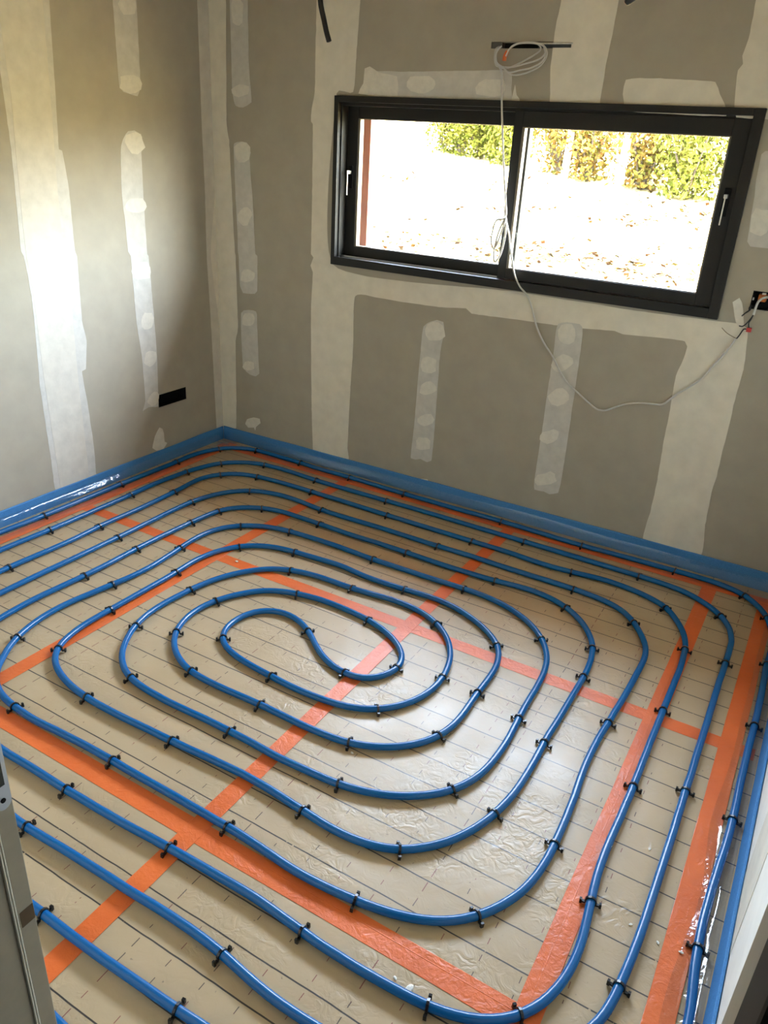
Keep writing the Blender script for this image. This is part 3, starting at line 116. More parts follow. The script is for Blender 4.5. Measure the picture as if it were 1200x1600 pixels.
M['conduit'] = simple('black_conduit', (.004, .004, .006), .45, var=.1)
M['cable'] = simple('white_cable', (.56, .55, .52), .4, var=.03)
M['wire_black'] = simple('black_wire', (.01, .01, .01), .4)
M['copper'] = simple('bare_wire', (.16, .11, .06), .4, metal=.6)
M['orange_box'] = simple('orange_plastic', (.55, .15, .02), .5)
M['orange_wire'] = simple('orange_sleeve', (.65, .13, .025), .5)
M['red'] = simple('red_plastic', (.45, .03, .025), .4)
M['frame_metal'] = simple('door_frame_paint', (.42,.385,.31), .5, var=.04, scale=60)
M['seal'] = simple('pale_door_seal', (.82, .80, .70), .5, var=.04)
M['strike'] = simple('strike_plate_metal', (.52, .56, .60), .35, metal=.7, var=.05)
M['brown_tape'] = simple('brown_tape', (.12, .075, .035), .45)
M['brown'] = simple('jamb_hall_shade', (.014, .009, .005), .7, var=.15, scale=20)  # near black: shade of the hall side put into the colour
M['foam_crumb'] = simple('foam_crumb', (.75, .73, .66), .8)
M['bark'] = simple('pale_bark', (.55, .50, .42), .9, var=.2, scale=12)
M['twig'] = simple('brown_twig', (.02, .012, .008), .9, var=.3, scale=8)
# blue pipe, blue foam
M['pipe'] = simple('blue_plastic_pipe', (.0008, .100, .30), .27, spec=.40, var=.05, scale=3)
t = NT('blue_foam'); f = t.noise(260, 2)
t.link(t.ramp(f, [(.3, (.04,.18,.42,1)), (.7, (.06,.235,.52,1))]), t.b.inputs['Base Color']); t.val('Roughness', .7)
t.bump(t.noise(60), .25, .004); M['foam'] = t.m
# orange tape
t = NT('orange_tape'); f = t.noise(5, 4)
t.link(t.ramp(f, [(.3, (.62, .115, .022, 1)), (.7, (.75, .155, .032, 1))]), t.b.inputs['Base Color'])
t.val('Roughness', .36); t.val('Specular IOR Level', .5)
h = t.math('ADD', t.noise(26, 4, .6, dist=1.2), t.math('MULTIPLY', t.noise(90, 3, .6, dist=.6), .35)); t.bump(h, .55, .004); M['tape'] = t.m
# printed insulation facing: wrinkled glossy film over kraft, grid lines every 10 cm
t = NT('insulation_facing'); P = t.pos(); sp = t.node('ShaderNodeSeparateXYZ'); t.link(P, sp.inputs[0])
base = t.ramp(t.noise(3.2, 5), [(.3, (.40,.292,.168,1)), (.7, (.46,.345,.21,1))])
def near(coord, period, off, half):         # 1 where coord is within half of off + k*period
    a = t.math('ADD', coord, 50 - off); a = t.math('DIVIDE', a, period); a = t.math('FRACT', t.math('ADD', a, .5))
    a = t.math('ABSOLUTE', t.math('SUBTRACT', a, .5)); return t.math('LESS_THAN', a, half / period)
wob = t.math('MULTIPLY', t.math('SUBTRACT', t.noise(7, 2), .5), .006)
yy = t.math('ADD', sp.outputs['Y'], wob); xx = t.math('ADD', sp.outputs['X'], wob)
gap = t.math('GREATER_THAN', t.noise(55, 2), .30)
solid = t.math('MULTIPLY', near(yy, .1, -2.38, .0019), gap)
worn = t.math('GREATER_THAN', t.noise(14, 2), .47)
dash = t.math('MULTIPLY', t.math('MULTIPLY', near(xx, .1, .085, .0011), near(sp.outputs['Y'], .05, .0, .0095)), worn)
wornb = t.math('GREATER_THAN', t.noise(11, 2, vec=P), .545)
dash2 = t.math('MULTIPLY', near(xx, .5, .585, .0013), near(sp.outputs['Y'], .05, .0, .016))
dash2 = t.math('MULTIPLY', dash2, t.math('GREATER_THAN', t.noise(20, 2), .42))
c1 = t.mix(t.math('MULTIPLY', solid, .93), base, (.012,.011,.016,1))
dcol = t.ramp(t.noise(9, 1), [(.45, (.05, .035, .03, 1)), (.55, (.20, .05, .04, 1))])
c2 = t.mix(t.math('MULTIPLY', t.math('MAXIMUM', dash, dash2), .9), c1, dcol)
specks = t.math('GREATER_THAN', t.noise(70, 2, .5), .735)
c3 = t.mix(t.math('MULTIPLY', specks, .55), c2, (.12, .09, .07, 1))
t.link(c3, t.b.inputs['Base Color'])
t.link(t.ramp(t.noise(6, 4), [(.3, (.34, .34, .34, 1)), (.7, (.45, .45, .45, 1))]), t.b.inputs['Roughness'])
t.val('Specular IOR Level', .5)
soft = t.noise(5.5, 2, .5, dist=.4)
cr = t.math('ABSOLUTE', t.math('SUBTRACT', t.noise(25, 3, .5, dist=.9), .5))
msk = t.ramp(t.noise(4.2, 3), [(.46, (.16, .16, .16, 1)), (.64, (1, 1, 1, 1))])
h = t.math('ADD', t.math('MULTIPLY', soft, .9), t.math('MULTIPLY', t.math('MULTIPLY', cr, msk), 1.1))
t.bump(h, .46, .010); M['panel'] = t.m
M['panel_core'] = simple('insulation_core', (.5, .42, .2), .9)
# thin clear films
def film(name, tint, gloss, rough, bumpsc, base_fac):
    t = NT(name); t.n.remove(t.b)
    tr = t.node('ShaderNodeBsdfTransparent'); tr.inputs['Color'].default_value = tint
    gl = t.node('ShaderNodeBsdfGlossy'); gl.inputs['Roughness'].default_value = rough; gl.inputs['Color'].default_value = gloss
    lw = t.node('ShaderNodeFresnel'); t.link(t.math('MULTIPLY_ADD', t.node('ShaderNodeNewGeometry').outputs['Backfacing'], 1 / 1.5 - 1.5, 1.5), lw.inputs['IOR'])
    fac = t.math('ADD', lw.outputs[0], base_fac)
    mx = t.node('ShaderNodeMixShader'); t.link(fac, mx.inputs[0]); t.link(tr.outputs[0], mx.inputs[1]); t.link(gl.outputs[0], mx.inputs[2])
    t.link(mx.outputs[0], t.out.inputs['Surface'])
    if bumpsc:
        n = t.node('ShaderNodeBump'); n.inputs['Strength'].default_value = .5; n.inputs['Distance'].default_value = .006
        t.link(t.noise(bumpsc, 3, .6, dist=.8), n.inputs['Height']); t.link(n.outputs[0], gl.inputs['Normal']); t.link(n.outputs[0], lw.inputs['Normal'])
    return t.m
M['film'] = film('clear_film', (.93, .95, .96, 1), (.9, .9, .9, 1), .10, 16, .02)
M['glass'] = film('window_glass', (.95, .97, .955, 1), (1, 1, 1, 1), .0, 0, .0)
# outdoors
t = NT('dry_grass'); n1 = t.noise(.9, 5); n2 = t.noise(14, 4)
a = t.ramp(n1, [(.3, (.125,.10,.042,1)), (.7, (.185,.15,.068,1))]); b = t.ramp(n2, [(.35, (.6, .6, .55, 1)), (.65, (1, 1, 1, 1))])
mm = t.node('ShaderNodeMix', data_type='RGBA', blend_type='MULTIPLY'); mm.inputs['Factor'].default_value = .6
t.link(a, mm.inputs['A']); t.link(b, mm.inputs['B']); t.link(mm.outputs['Result'], t.b.inputs['Base Color']); t.val('Roughness', .9); t.val('Specular IOR Level', .1); M['grass'] = t.m
def leafmat(name, stops):
    t = NT(name); oi = t.node('ShaderNodeNewGeometry'); c = t.ramp(oi.outputs['Random Per Island'], stops)
    t.link(c, t.b.inputs['Base Color']); t.val('Roughness', .9); t.val('Specular IOR Level', 0.0)
    return t.m
M['leaf_green'] = leafmat('green_leaves', [(.0, (.016,.021,.003,1)), (.5, (.034,.038,.006,1)), (1, (.055,.050,.010,1))])
M['leaf_yellow'] = leafmat('yellow_leaves', [(.0, (.034,.016,.005,1)), (.5, (.055,.038,.008,1)), (1, (.03,.034,.006,1))])
M['leaf_litter'] = leafmat('fallen_leaf_brown', [(.0, (.012, .008, .005, 1)), (.5, (.035, .015, .006, 1)), (.75, (.035, .028, .006, 1)), (1, (.015, .012, .012, 1))])
t = NT('red_cladding'); sp = t.node('ShaderNodeSeparateXYZ'); t.link(t.pos(), sp.inputs[0])
mp = t.node('ShaderNodeMapping'); mp.inputs['Scale'].default_value = (40, 40, 2); t.link(t.pos(), mp.inputs['Vector'])
t.link(t.ramp(t.noise(1.5, 4, vec=mp.outputs[0]), [(.3, (.56,.20,.14,1)), (.7, (.68,.28,.20,1))]), t.b.inputs['Base Color']); t.val('Roughness', .7); M['clad'] = t.m
# ------------------------------------------------------------------ helpers
def link(name, bm, mat, parent=None, smooth=False, kind=None, label=None):
    bm.normal_update()
    me = bpy.data.meshes.new(name); bm.to_mesh(me); bm.free()
    for m_ in (mat if isinstance(mat, (list, tuple)) else [mat]): me.materials.append(m_)
    if smooth: me.polygons.foreach_set('use_smooth', [True] * len(me.polygons))
    o = bpy.data.objects.new(name, me); COL.objects.link(o)
    if parent: o.parent = parent
    if kind: o['kind'] = kind
    if label: o['label'] = label
    return o
def empty(name, loc=(0, 0, 0), kind=None):
    o = bpy.data.objects.new(name, None); COL.objects.link(o); o.location = loc; o.empty_display_size = .05
    if kind: o['kind'] = kind
    return o
def tag(o, label, cat, group=None):
    o['label'] = label; o['category'] = cat
    if group: o['group'] = group
    return o
def child(o, parent):                      # parent without moving: geometry is in world coordinates
    o.parent = parent; o.matrix_parent_inverse = Matrix.Translation(-Vector(parent.location)); return o
def box(bm, x0, x1, y0, y1, z0, z1, bev=0):
    v = [bm.verts.new(p) for p in ((x0, y0, z0), (x1, y0, z0), (x1, y1, z0), (x0, y1, z0), (x0, y0, z1), (x1, y0, z1), (x1, y1, z1), (x0, y1, z1))]
    fs = [bm.faces.new([v[i] for i in q]) for q in ((3, 2, 1, 0), (4, 5, 6, 7), (0, 1, 5, 4), (1, 2, 6, 5), (2, 3, 7, 6), (3, 0, 4, 7))]
    if bev:
        es = list({e for f_ in fs for e in f_.edges})
        bmesh.ops.bevel(bm, geom=es, offset=bev, segments=2, affect='EDGES', profile=.6)
def boxbm(*a, **k):
    bm = bmesh.new(); box(bm, *a, **k); return bm
def tube(bm, pts, r, n=8, cap=True):
    pts = [Vector(p) for p in pts]; rings = []; up = None
    for i, p in enumerate(pts):
        tg = (pts[min(i + 1, len(pts) - 1)] - pts[max(i - 1, 0)]).normalized()
        if up is None:
            up = Vector((0, 0, 1)) if abs(tg.z) < .9 else Vector((0, 1, 0))
        s = tg.cross(up).normalized(); up = s.cross(tg).normalized()
        rr = r[i] if isinstance(r, (list, tuple)) else r
        rings.append([bm.verts.new(p + (s * math.cos(2 * math.pi * k / n) + up * math.sin(2 * math.pi * k / n)) * rr) for k in range(n)])
    for a, b in zip(rings, rings[1:]):
        for k in range(n): bm.faces.new((a[k], a[(k + 1) % n], b[(k + 1) % n], b[k]))
    if cap: bm.faces.new(rings[0]); bm.faces.new(rings[-1][::-1])
    bmesh.ops.recalc_face_normals(bm, faces=bm.faces[:])
def spline(pts, k=6):
    pts = [Vector(p) for p in pts]; out = []
    for i in range(len(pts) - 1):
        p0, p1, p2, p3 = pts[max(i - 1, 0)], pts[i], pts[i + 1], pts[min(i + 2, len(pts) - 1)]
        for j in range(k):
            u = j / k
            out.append(.5 * ((2 * p1) + (p2 - p0) * u + (2 * p0 - 5 * p1 + 4 * p2 - p3) * u * u + (3 * p1 - p0 - 3 * p2 + p3) * u ** 3))
    out.append(pts[-1]); return out
def wall_holes(axis, a0, a1, z0, z1, t0, t1, holes):
    """wall slab from t0 (room face) to t1, along axis 'x' or 'y', with rectangular through holes (a0,a1,z0,z1)."""
    bm = bmesh.new(); A = sorted({a0, a1, *[h for q in holes for h in q[:2]]}); Z = sorted({z0, z1, *[h for q in holes for h in q[2:]]})
    cache = {}
    def v(a, z, t):
        k = (round(a, 5), round(z, 5), t)
        if k not in cache: cache[k] = bm.verts.new((a, t, z) if axis == 'x' else (t, a, z))
        return cache[k]
    solid = lambda i, j: 0 <= i < len(A) - 1 and 0 <= j < len(Z) - 1 and not any(q[0] - 1e-6 < (A[i] + A[i + 1]) / 2 < q[1] and q[2] < (Z[j] + Z[j + 1]) / 2 < q[3] for q in holes)
    for i in range(len(A) - 1):
        for j in range(len(Z) - 1):
            if not solid(i, j): continue
            x0_, x1_, y0_, y1_ = A[i], A[i + 1], Z[j], Z[j + 1]
            for t_ in (t0, t1): bm.faces.new((v(x0_, y0_, t_), v(x1_, y0_, t_), v(x1_, y1_, t_), v(x0_, y1_, t_)))
            for (di, dj, p, q) in ((-1, 0, (x0_, y0_), (x0_, y1_)), (1, 0, (x1_, y0_), (x1_, y1_)), (0, -1, (x0_, y0_), (x1_, y0_)), (0, 1, (x0_, y1_), (x1_, y1_))):
                if not solid(i + di, j + dj): bm.faces.new((v(*p, t0), v(*q, t0), v(*q, t1), v(*p, t1)))
    bmesh.ops.recalc_face_normals(bm, faces=bm.faces[:]); return bm
# ------------------------------------------------------------------ the room shell
RW, RL, CH = 3.285, -3.12, 2.5
BOX_L = (-.521, -.304, .321, .393)                      # double socket recess in the left wall
SLOT = (1.558, 1.914, 2.100, 2.124)                     # slot above the window
BOX_R = (2.797, 2.94, 1.194, 1.265)                     # socket recess right of the window
WIN = (.78, 2.69, 1.135, 1.907)
wall_left = link('wall_left', wall_holes('y', RL, 0.0, -.06, CH, 0.0, -.12, [BOX_L]), M['board'], kind='structure')
wall_back = link('wall_back', wall_holes('x', -.12, RW + .12, -.06, CH, 0.0, .20, [WIN, SLOT, BOX_R]), M['board'], kind='structure')
wall_right = link('wall_right', boxbm(RW, RW + .12, RL - .1, 0.0, -.06, CH), M['primed'], kind='structure')
DX0, DX1 = 2.44, 3.1705                                  # clear door opening
wall_front = link('wall_front', wall_holes('x', -.12, RW, -.06, CH, RL, RL - .10, [(DX0 - .035, DX1 + .035, -.06, 2.10)]), M['primed'], kind='structure')
ceiling = link('ceiling', boxbm(-.12, RW + .12, RL - .1, .2, CH, CH + .1), M['ceiling'], kind='structure')
# hall behind the camera, closed and unlit
link('wall_hall_left', boxbm(1.5, 1.6, -5.3, RL - .1, -.06, CH), M['hall'], kind='structure')
link('wall_hall_right', boxbm(4.2, 4.3, -5.3, RL - .1, -.06, CH), M['hall'], kind='structure')
link('wall_hall_back', boxbm(1.5, 4.3, -5.4, -5.3, -.06, CH), M['hall'], kind='structure')
link('wall_hall_front', boxbm(RW + .12, 4.3, RL - .1, RL, -.06, CH), M['hall'], kind='structure')
link('ceiling_hall', boxbm(1.5, 4.3, -5.4, RL - .1, CH, CH + .1), M['hall'], kind='structure')
link('floor_hall', boxbm(1.5, 4.3, -5.4, RL - .1, -.12, -.02), M['slab'], kind='structure')
floor = link('floor', boxbm(-.12, RW + .12, RL - .1, .2, -.14, -.06), M['slab'], kind='structure')
# plaster strips, coats and dabs on the walls: thin raised pieces
def patch(name, mat, layer, pts, fn, parent):
    n = len(pts); v2 = []
    for i in range(n):
        p0, p1, p2, p3 = [Vector(pts[(i + k) % n]) for k in (-1, 0, 1, 2)]
        seg = max(1, min(14, int((p2 - p1).length / .022)))
        for j in range(seg):
            u = j / seg; tt = .55
            m1 = (p2 - p0) * .5 * tt; m2 = (p3 - p1) * .5 * tt
            L_ = (p2 - p1).length
            for m_ in (m1, m2):
                if m_.length > L_: m_.length = L_
            q = p1 * (2 * u ** 3 - 3 * u * u + 1) + m1 * (u ** 3 - 2 * u * u + u) + p2 * (-2 * u ** 3 + 3 * u * u) + m2 * (u ** 3 - u * u)
            jt = .0022
            q = q + Vector((noise.noise(Vector((q.x * 37, q.y * 37, layer))), noise.noise(Vector((q.x * 37, q.y * 37, layer + 9))))) * jt
            v2.append((q.x, max(.004, min(CH - .003, q.y))))
    patch.i = getattr(patch, 'i', 0) + 1; h = .0006 * layer + 8e-6 * patch.i
    bm = bmesh.new()
    vs = [bm.verts.new(fn(a, b, 0)) for a, b in v2]
    for tri in tessellate_polygon([[Vector((a, b, 0)) for a, b in v2]]):
        try: bm.faces.new([vs[q] for q in tri])
        except ValueError: pass
    g = bmesh.ops.extrude_face_region(bm, geom=bm.faces[:])
    off = Vector(fn(0, 0, h)) - Vector(fn(0, 0, 0))
    bmesh.ops.translate(bm, verts=[e for e in g['geom'] if isinstance(e, bmesh.types.BMVert)], vec=off)
    bmesh.ops.recalc_face_normals(bm, faces=bm.faces[:])
    return link(name, bm, mat, parent)
CM = {'joint_strip': 'thin', 'joint_coat': 'coat'}
PATCH_LEFT = [(n_, CM.get(n_, m_), l_, [((-.001 if n_ == 'corner_coat' and a > -.055 else a), b) for a, b in p_]) for n_, m_, l_, p_ in PATCH_LEFT]
PATCH_BACK = [(n_, m_, l_, [((.0015 if n_ == 'corner_coat' and a < .045 else a), b) for a, b in p_]) for n_, m_, l_, p_ in PATCH_BACK]
for n_, m_, l_, p_ in PATCH_LEFT: patch(n_, M[m_], l_, p_, lambda a, b, h: (h, min(a, -.001), b), wall_left)
for n_, m_, l_, p_ in PATCH_BACK: patch(n_, M[m_], l_, [(min(max(a, .0015), RW - .002), b) for a, b in p_], lambda a, b, h: (a, -h, b), wall_back)
patch('joint_strip', M['plaster'], 1, [(-2.02, .0), (-2.0, 1.2), (-2.01, 2.5), (-1.76, 2.5), (-1.74, 1.1), (-1.77, .0)], lambda a, b, h: (RW - h, a, b), wall_right)
# ------------------------------------------------------------------ floor panels, tape
XS = [.012, .985, 1.972, 2.933, RW - .012]; YS = [-.012, -1.18, -2.38, RL - .095]
for i in range(4):
    for j in range(3):
        g = .0014; bm = bmesh.new()
        yb = YS[j + 1]
        box(bm, XS[i] + g, XS[i + 1] - g, yb + g, YS[j] - g, -.058, 0.0)
        bmesh.ops.bevel(bm, geom=[e for e in bm.edges if all(v.co.z > -.01 for v in e.verts)], offset=.0015, segments=1, affect='EDGES')
        link('insulation_panel', bm, M['panel'], floor)
def tape(p0, p1, w, z, seed, ridge=0.0):
    p0, p1 = Vector(p0), Vector(p1); d = p1 - p0; L_ = d.length; d.normalize(); s = Vector((-d.y, d.x)); n = max(4, int(L_ / .04))
    bm = bmesh.new(); rows = []
    prof = [(-.5, 0), (-.49, .0004), (-.2, .0004), (ridge - .02, .0004), (ridge, .0009 if ridge else .0004), (ridge + .02, .0004), (.35, .0004), (.49, .0004), (.5, 0)]
    for i in range(n + 1):
        u = L_ * i / n; c = p0 + d * u; row = []
        for k, (a, h) in enumerate(prof):
            jit = .0012 * noise.noise(Vector((u * 9, k * 3.1, seed))) if k in (0, len(prof) - 1) else 0
            e = .0004 * noise.noise(Vector((u * 21, a * 9, seed + 4)))
            q = c + s * (a * w + jit + .002 * noise.noise(Vector((u * 1.3, seed, 0))))
            row.append(bm.verts.new((q.x, q.y, z + h + (abs(e) if 0 < k < 8 else 0))))
        rows.append(row)
    for a, b in zip(rows, rows[1:]):
        for k in range(len(prof) - 1): bm.faces.new((a[k], a[k + 1], b[k + 1], b[k]))
    bmesh.ops.recalc_face_normals(bm, faces=bm.faces[:])
    if sum(f_.normal.z for f_ in bm.faces) < 0: bmesh.ops.reverse_faces(bm, faces=bm.faces[:])
    return link('tape_strip', bm, M['tape'], floor, smooth=False, label='glossy orange tape over a panel joint')
tape((.10, -1.183), (3.25, -1.183), .062, .0006, 1); tape((.10, -2.385), (2.95, -2.385), .066, .0006, 2, .16)
tape((.987, -.10), (.987, -3.0), .062, .0014, 3); tape((1.972, -.10), (1.972, -3.1), .060, .0014, 4); tape((2.933, -.10), (2.928, -2.42), .062, .0014, 5, -.10)
tape((.125, -.05), (.125, -3.0), .060, .0024, 6); tape((.07, -.115), (3.26, -.115), .060, .0030, 7); tape((3.172, -.09), (3.182, -3.1), .066, .0024, 8)
# ------------------------------------------------------------------ perimeter foam with clear film skirt
def edge_strip(axis, length, label, fn, seed, hgt, fw, lean=0.0):
    """fn(u, d, z): u along the wall, d out from the wall."""
    root = empty('edge_foam_strip', fn(length / 2, 0, 0)); tag(root, label, 'foam strip')
    n = int(length / .05); bm = bmesh.new(); rows = []
    for i in range(n + 1):
        u = length * i / n; h = hgt(u) + .0025 * noise.noise(Vector((u * 3, seed, 0))); o_ = .0015 * noise.noise(Vector((u * 5, seed, 3)))
        rows.append([bm.verts.new(fn(u, d, z)) for d, z in ((.002 + lean, -.05), (.002, h - .002), (.004 + o_, h), (.008 + o_, h), (.0105 + o_, h - .003), (.0105 + lean, -.05))])
    for a, b in zip(rows, rows[1:]):
        for k in range(5): bm.faces.new((a[k], a[k + 1], b[k + 1], b[k]))
    bm.faces.new(rows[0]); bm.faces.new(rows[-1][::-1]); bmesh.ops.recalc_face_normals(bm, faces=bm.faces[:])
    child(link('foam_body', bm, M['foam'], smooth=False), root)
    bm = bmesh.new(); rows = []; n = int(length / .02); K = 14
    for i in range(n + 1):
        u = length * i / n; row = []; h = hgt(u)
        top = h * (.60 + .10 * noise.noise(Vector((u * 2.2, seed, 5))))
        bow = .018 + .008 * noise.noise(Vector((u * 1.7, seed, 8)))
        wid = fw(u)
        for k in range(K + 1):
            s = k / K
            d = .0125 + lean * .8 + (wid - .0125) * s ** 1.35; z = .0032 + top * max(0, (1 - s / .55)) ** 1.6
            amp = math.sin(math.pi * min(1, s * 1.02))
            w_ = noise.noise(Vector((u * 1.8 + s * 2, s * 11, seed + 11))) * .006 + noise.noise(Vector((u * 6 - s * 3, s * 18, seed + 20))) * .0035 + abs(noise.noise(Vector((u * 2.6 + s, s * 12, seed + 30)))) * .007
            row.append(bm.verts.new(fn(u, d + amp * w_ * .35 * (1 - s), max(.0032, z + amp * (w_ + .003)) if s < .97 else .0028)))
        rows.append(row)
    for a, b in zip(rows, rows[1:]):
        for k in range(K): bm.faces.new((a[k], a[k + 1], b[k + 1], b[k]))
    bmesh.ops.recalc_face_normals(bm, faces=bm.faces[:])
    child(link('film_skirt', bm, M['film'], smooth=True, label='clear crinkled plastic film'), root)
    return root
edge_strip('y', 3.10, 'blue foam edge strip with clear film along the bright left wall', lambda u, d, z: (d, -.012 - u, z), 1, lambda u: .078 + .0 * u, lambda u: .135)
edge_strip('x', 3.26, 'blue foam edge strip with clear film under the window wall', lambda u, d, z: (.012 + u, -d, z), 2, lambda u: .080 + .003 * u, lambda u: .125)
edge_strip('y', 3.10, 'blue foam edge strip with clear film along the right wall', lambda u, d, z: (RW - d, -.012 - u, z), 3, lambda u: .066, lambda u: .085 + .02 * noise.noise(Vector((u * 3, 7, 0))), .018)
# ------------------------------------------------------------------ heating pipe and its clips
pipe_root = empty('heating_pipe', (1.6, -1.7, 0)); tag(pipe_root, 'long blue plastic heating pipe laid in one rounded spiral over the floor panels', 'pipe')
PR, PZ = .0116, .0146
bm = bmesh.new(); tube(bm, spline([(x, y, PZ) for x, y in PIPE], 2), PR, 12)
child(link('pipe_run', bm, M['pipe'], smooth=True), pipe_root)
def clip_mesh():
    bm = bmesh.new(); R_, n = PR + .0016, 9; rows = []
    for i in range(n):
        a = math.radians(-28 + (236) * i / (n - 1)); c, s = math.cos(a), math.sin(a)
        rows.append([bm.verts.new((x, c * r, s * r)) for x, r in ((-.0032, R_ - .0014), (.0032, R_ - .0014), (.0032, R_ + .0022), (-.0032, R_ + .0022))])
    for a, b in zip(rows, rows[1:]):
        for k in range(4): bm.faces.new((a[k], a[(k + 1) % 4], b[(k + 1) % 4], b[k]))
    bm.faces.new(rows[0]); bm.faces.new(rows[-1][::-1])
    for s in (-1, 1):                                   # barbed feet standing out either side
        y0, y1 = sorted((s * (R_ - .001), s * (R_ + .0125)))
        box(bm, -.0034, .0034, y0, y1, -.0098, -.0044)
        y0, y1 = sorted((s * (R_ + .0080), s * (R_ + .0140))); box(bm, -.0040, .0040, y0, y1, -.0125, .0010)
    bmesh.ops.recalc_face_normals(bm, faces=bm.faces[:])
    me = bpy.data.meshes.new('pipe_clip'); bm.to_mesh(me); bm.free(); me.materials.append(M['clip']); return me
cm = clip_mesh()
for k, (x, y, a) in enumerate(CLIPS):
    o = bpy.data.objects.new('pipe_clip', cm); COL.objects.link(o); o.parent = pipe_root; o.matrix_parent_inverse = Matrix.Translation(-Vector(pipe_root.location))
    o.location = (x, y, PZ + .0003); o.rotation_euler = (0, random.uniform(-.15, .15), a + random.uniform(-.12, .12))
# ------------------------------------------------------------------ window
win = empty('window_1', ((WIN[0] + WIN[1]) / 2, 0, WIN[2]), 'structure')
def wpart(name, bm, mat, parent=None, label=None, smooth=False):
    o = link(name, bm, mat, smooth=smooth, label=label)
    if parent is None: return child(o, win)
    o.parent = parent; return o
x0, x1, z0, z1 = WIN
def ring(x0, x1, z0, z1, wl, wr, wb, wt, y0, y1, bev=.0015):
    bm = bmesh.new()
    box(bm, x0, x0 + wl, y0, y1, z0, z1, bev); box(bm, x1 - wr, x1, y0, y1, z0, z1, bev)
    box(bm, x0 + wl, x1 - wr, y0, y1, z0, z0 + wb, bev); box(bm, x0 + wl, x1 - wr, y0, y1, z1 - wt, z1, bev); return bm
wpart('frame_trim', ring(x0, x1, z0, z1, .024, .040, .040, .026, -.016, .012, .002), M['dark_frame'])
wpart('frame', ring(x0 + .002, x1 - .002, z0 + .002, z1 - .002, .030, .040, .036, .038, .010, .145), M['dark_frame'])
bm = bmesh.new()
for yy_ in (.030, .066, .098): box(bm, x0 + .03, x1 - .04, yy_, yy_ + .005, z0 + .036, z0 + .046)
wpart('sliding_rail', bm, M['rail'], label='bright aluminium sliding rail')
def sash(name, sx0, sx1, sz0, sz1, wl, wr, wb, wt, y0, y1, label):
    s = wpart('sash', ring(sx0, sx1, sz0, sz1, wl, wr, wb, wt, y0, y1, .002), M['dark_frame'], label=label)
    gy = y0 + (y1 - y0) * .55
    gb = ring(sx0 + wl - .001, sx1 - wr + .001, sz0 + wb - .001, sz1 - wt + .001, .012, .008, .005, .004, gy - .018, gy + .014, .0008)
    o = link('glazing_bead', gb, M['bead']); o.parent = s; o.matrix_parent_inverse = s.matrix_parent_inverse.copy()
    o.matrix_parent_inverse = Matrix.Identity(4)
    p = link('pane', boxbm(sx0 + wl, sx1 - wr, gy - .001, gy + .001, sz0 + wb, sz1 - wt), M['glass']); p.parent = s
    return s
ls = sash('sash', .803, 1.752, 1.174, 1.878, .066, .045, .052, .062, .064, .104, 'left sliding sash set behind the right one')
rs = sash('sash', 1.697, 2.648, 1.178, 1.872, .040, .062, .046, .062, .006, .048, 'right sliding sash nearer the room')
def handle(x, y, z, s, parent):
    bm = bmesh.new(); box(bm, x - .013, x + .013, y - .008, y, z - .075, z + .03, .003)
    h = link('handle', bm, M['black']); h.parent = parent
    bm = bmesh.new(); box(bm, x - .007, x + .007, y - .034, y - .006, z - .008, z + .008, .003); box(bm, x - .0026, x + .0026, y - .037, y - .031, z - .105, z + .008, .002)
    h2 = link('handle_lever', bm, M['silver']); h2.parent = parent
handle(.838, .064, 1.575, 1, ls); handle(2.618, .006, 1.60, -1, rs)
# reddish timber lining of the outside reveal
trim = link('trim_1', ring(x0 - .06, x1 + .06, z0 - .06, z1 + .06, .140, .14, .06, .06, .2005, .26, .002), M['clad'], kind='structure', label='reddish timber lining around the outside of the window')
link('added_eave', boxbm(-1.2, 4.6, .20, .85, 2.55, 2.63), M['clad'], kind='structure', label='added unseen overhang that shades the floor by the window')  # unseen overhang, added to darken the floor near the window wall
# ------------------------------------------------------------------ recesses and electrics
def recess(name, label, cat, axis, a0, a1, zz0, zz1, depth, sgn, mat):
    bm = bmesh.new(); th = .0025
    def bx(A0, A1, D0, D1, Z0, Z1):
        D0, D1 = sorted((sgn * D0, sgn * D1))
        if axis == 'x': box(bm, A0, A1, D0, D1, Z0, Z1)
        else: box(bm, D0, D1, A0, A1, Z0, Z1)
    bx(a0, a1, depth - th, depth, zz0, zz1)
    bx(a0, a0 + th, .001, depth, zz0, zz1); bx(a1 - th, a1, .001, depth, zz0, zz1); bx(a0, a1, .001, depth, zz0, zz0 + th); bx(a0, a1, .001, depth, zz1 - th, zz1)
    o = link(name, bm, mat); tag(o, label, cat); return o
e = .0008
rb = recess('socket_box', 'long black empty socket box sunk in the left wall near the corner', 'socket box', 'y', BOX_L[0] + e, BOX_L[1] - e, BOX_L[2] + e, BOX_L[3] - e, .05, -1, M['black'])
bx_r = recess('socket_box', 'black socket box full of wires sunk in the wall right of the window', 'socket box', 'x', BOX_R[0] + e, BOX_R[1] - e, BOX_R[2] + e, BOX_R[3] - e, .05, 1, M['black'])
link('orange_insert', boxbm(BOX_R[0] + .022, BOX_R[0] + .052, .012, .040, BOX_R[2] + .030, BOX_R[3] - .012, bev=.004), M['orange_box'], bx_r, label='orange plastic insert')
link('screw_tab', boxbm(BOX_R[0] + .003, BOX_R[0] + .009, .002, .012, BOX_R[2] + .034, BOX_R[2] + .044, bev=.001), M['silver'], bx_r)
link('screw_tab', boxbm(BOX_R[0] + .034, BOX_R[0] + .048, .002, .010, BOX_R[3] - .012, BOX_R[3] - .005, bev=.001), M['silver'], bx_r)
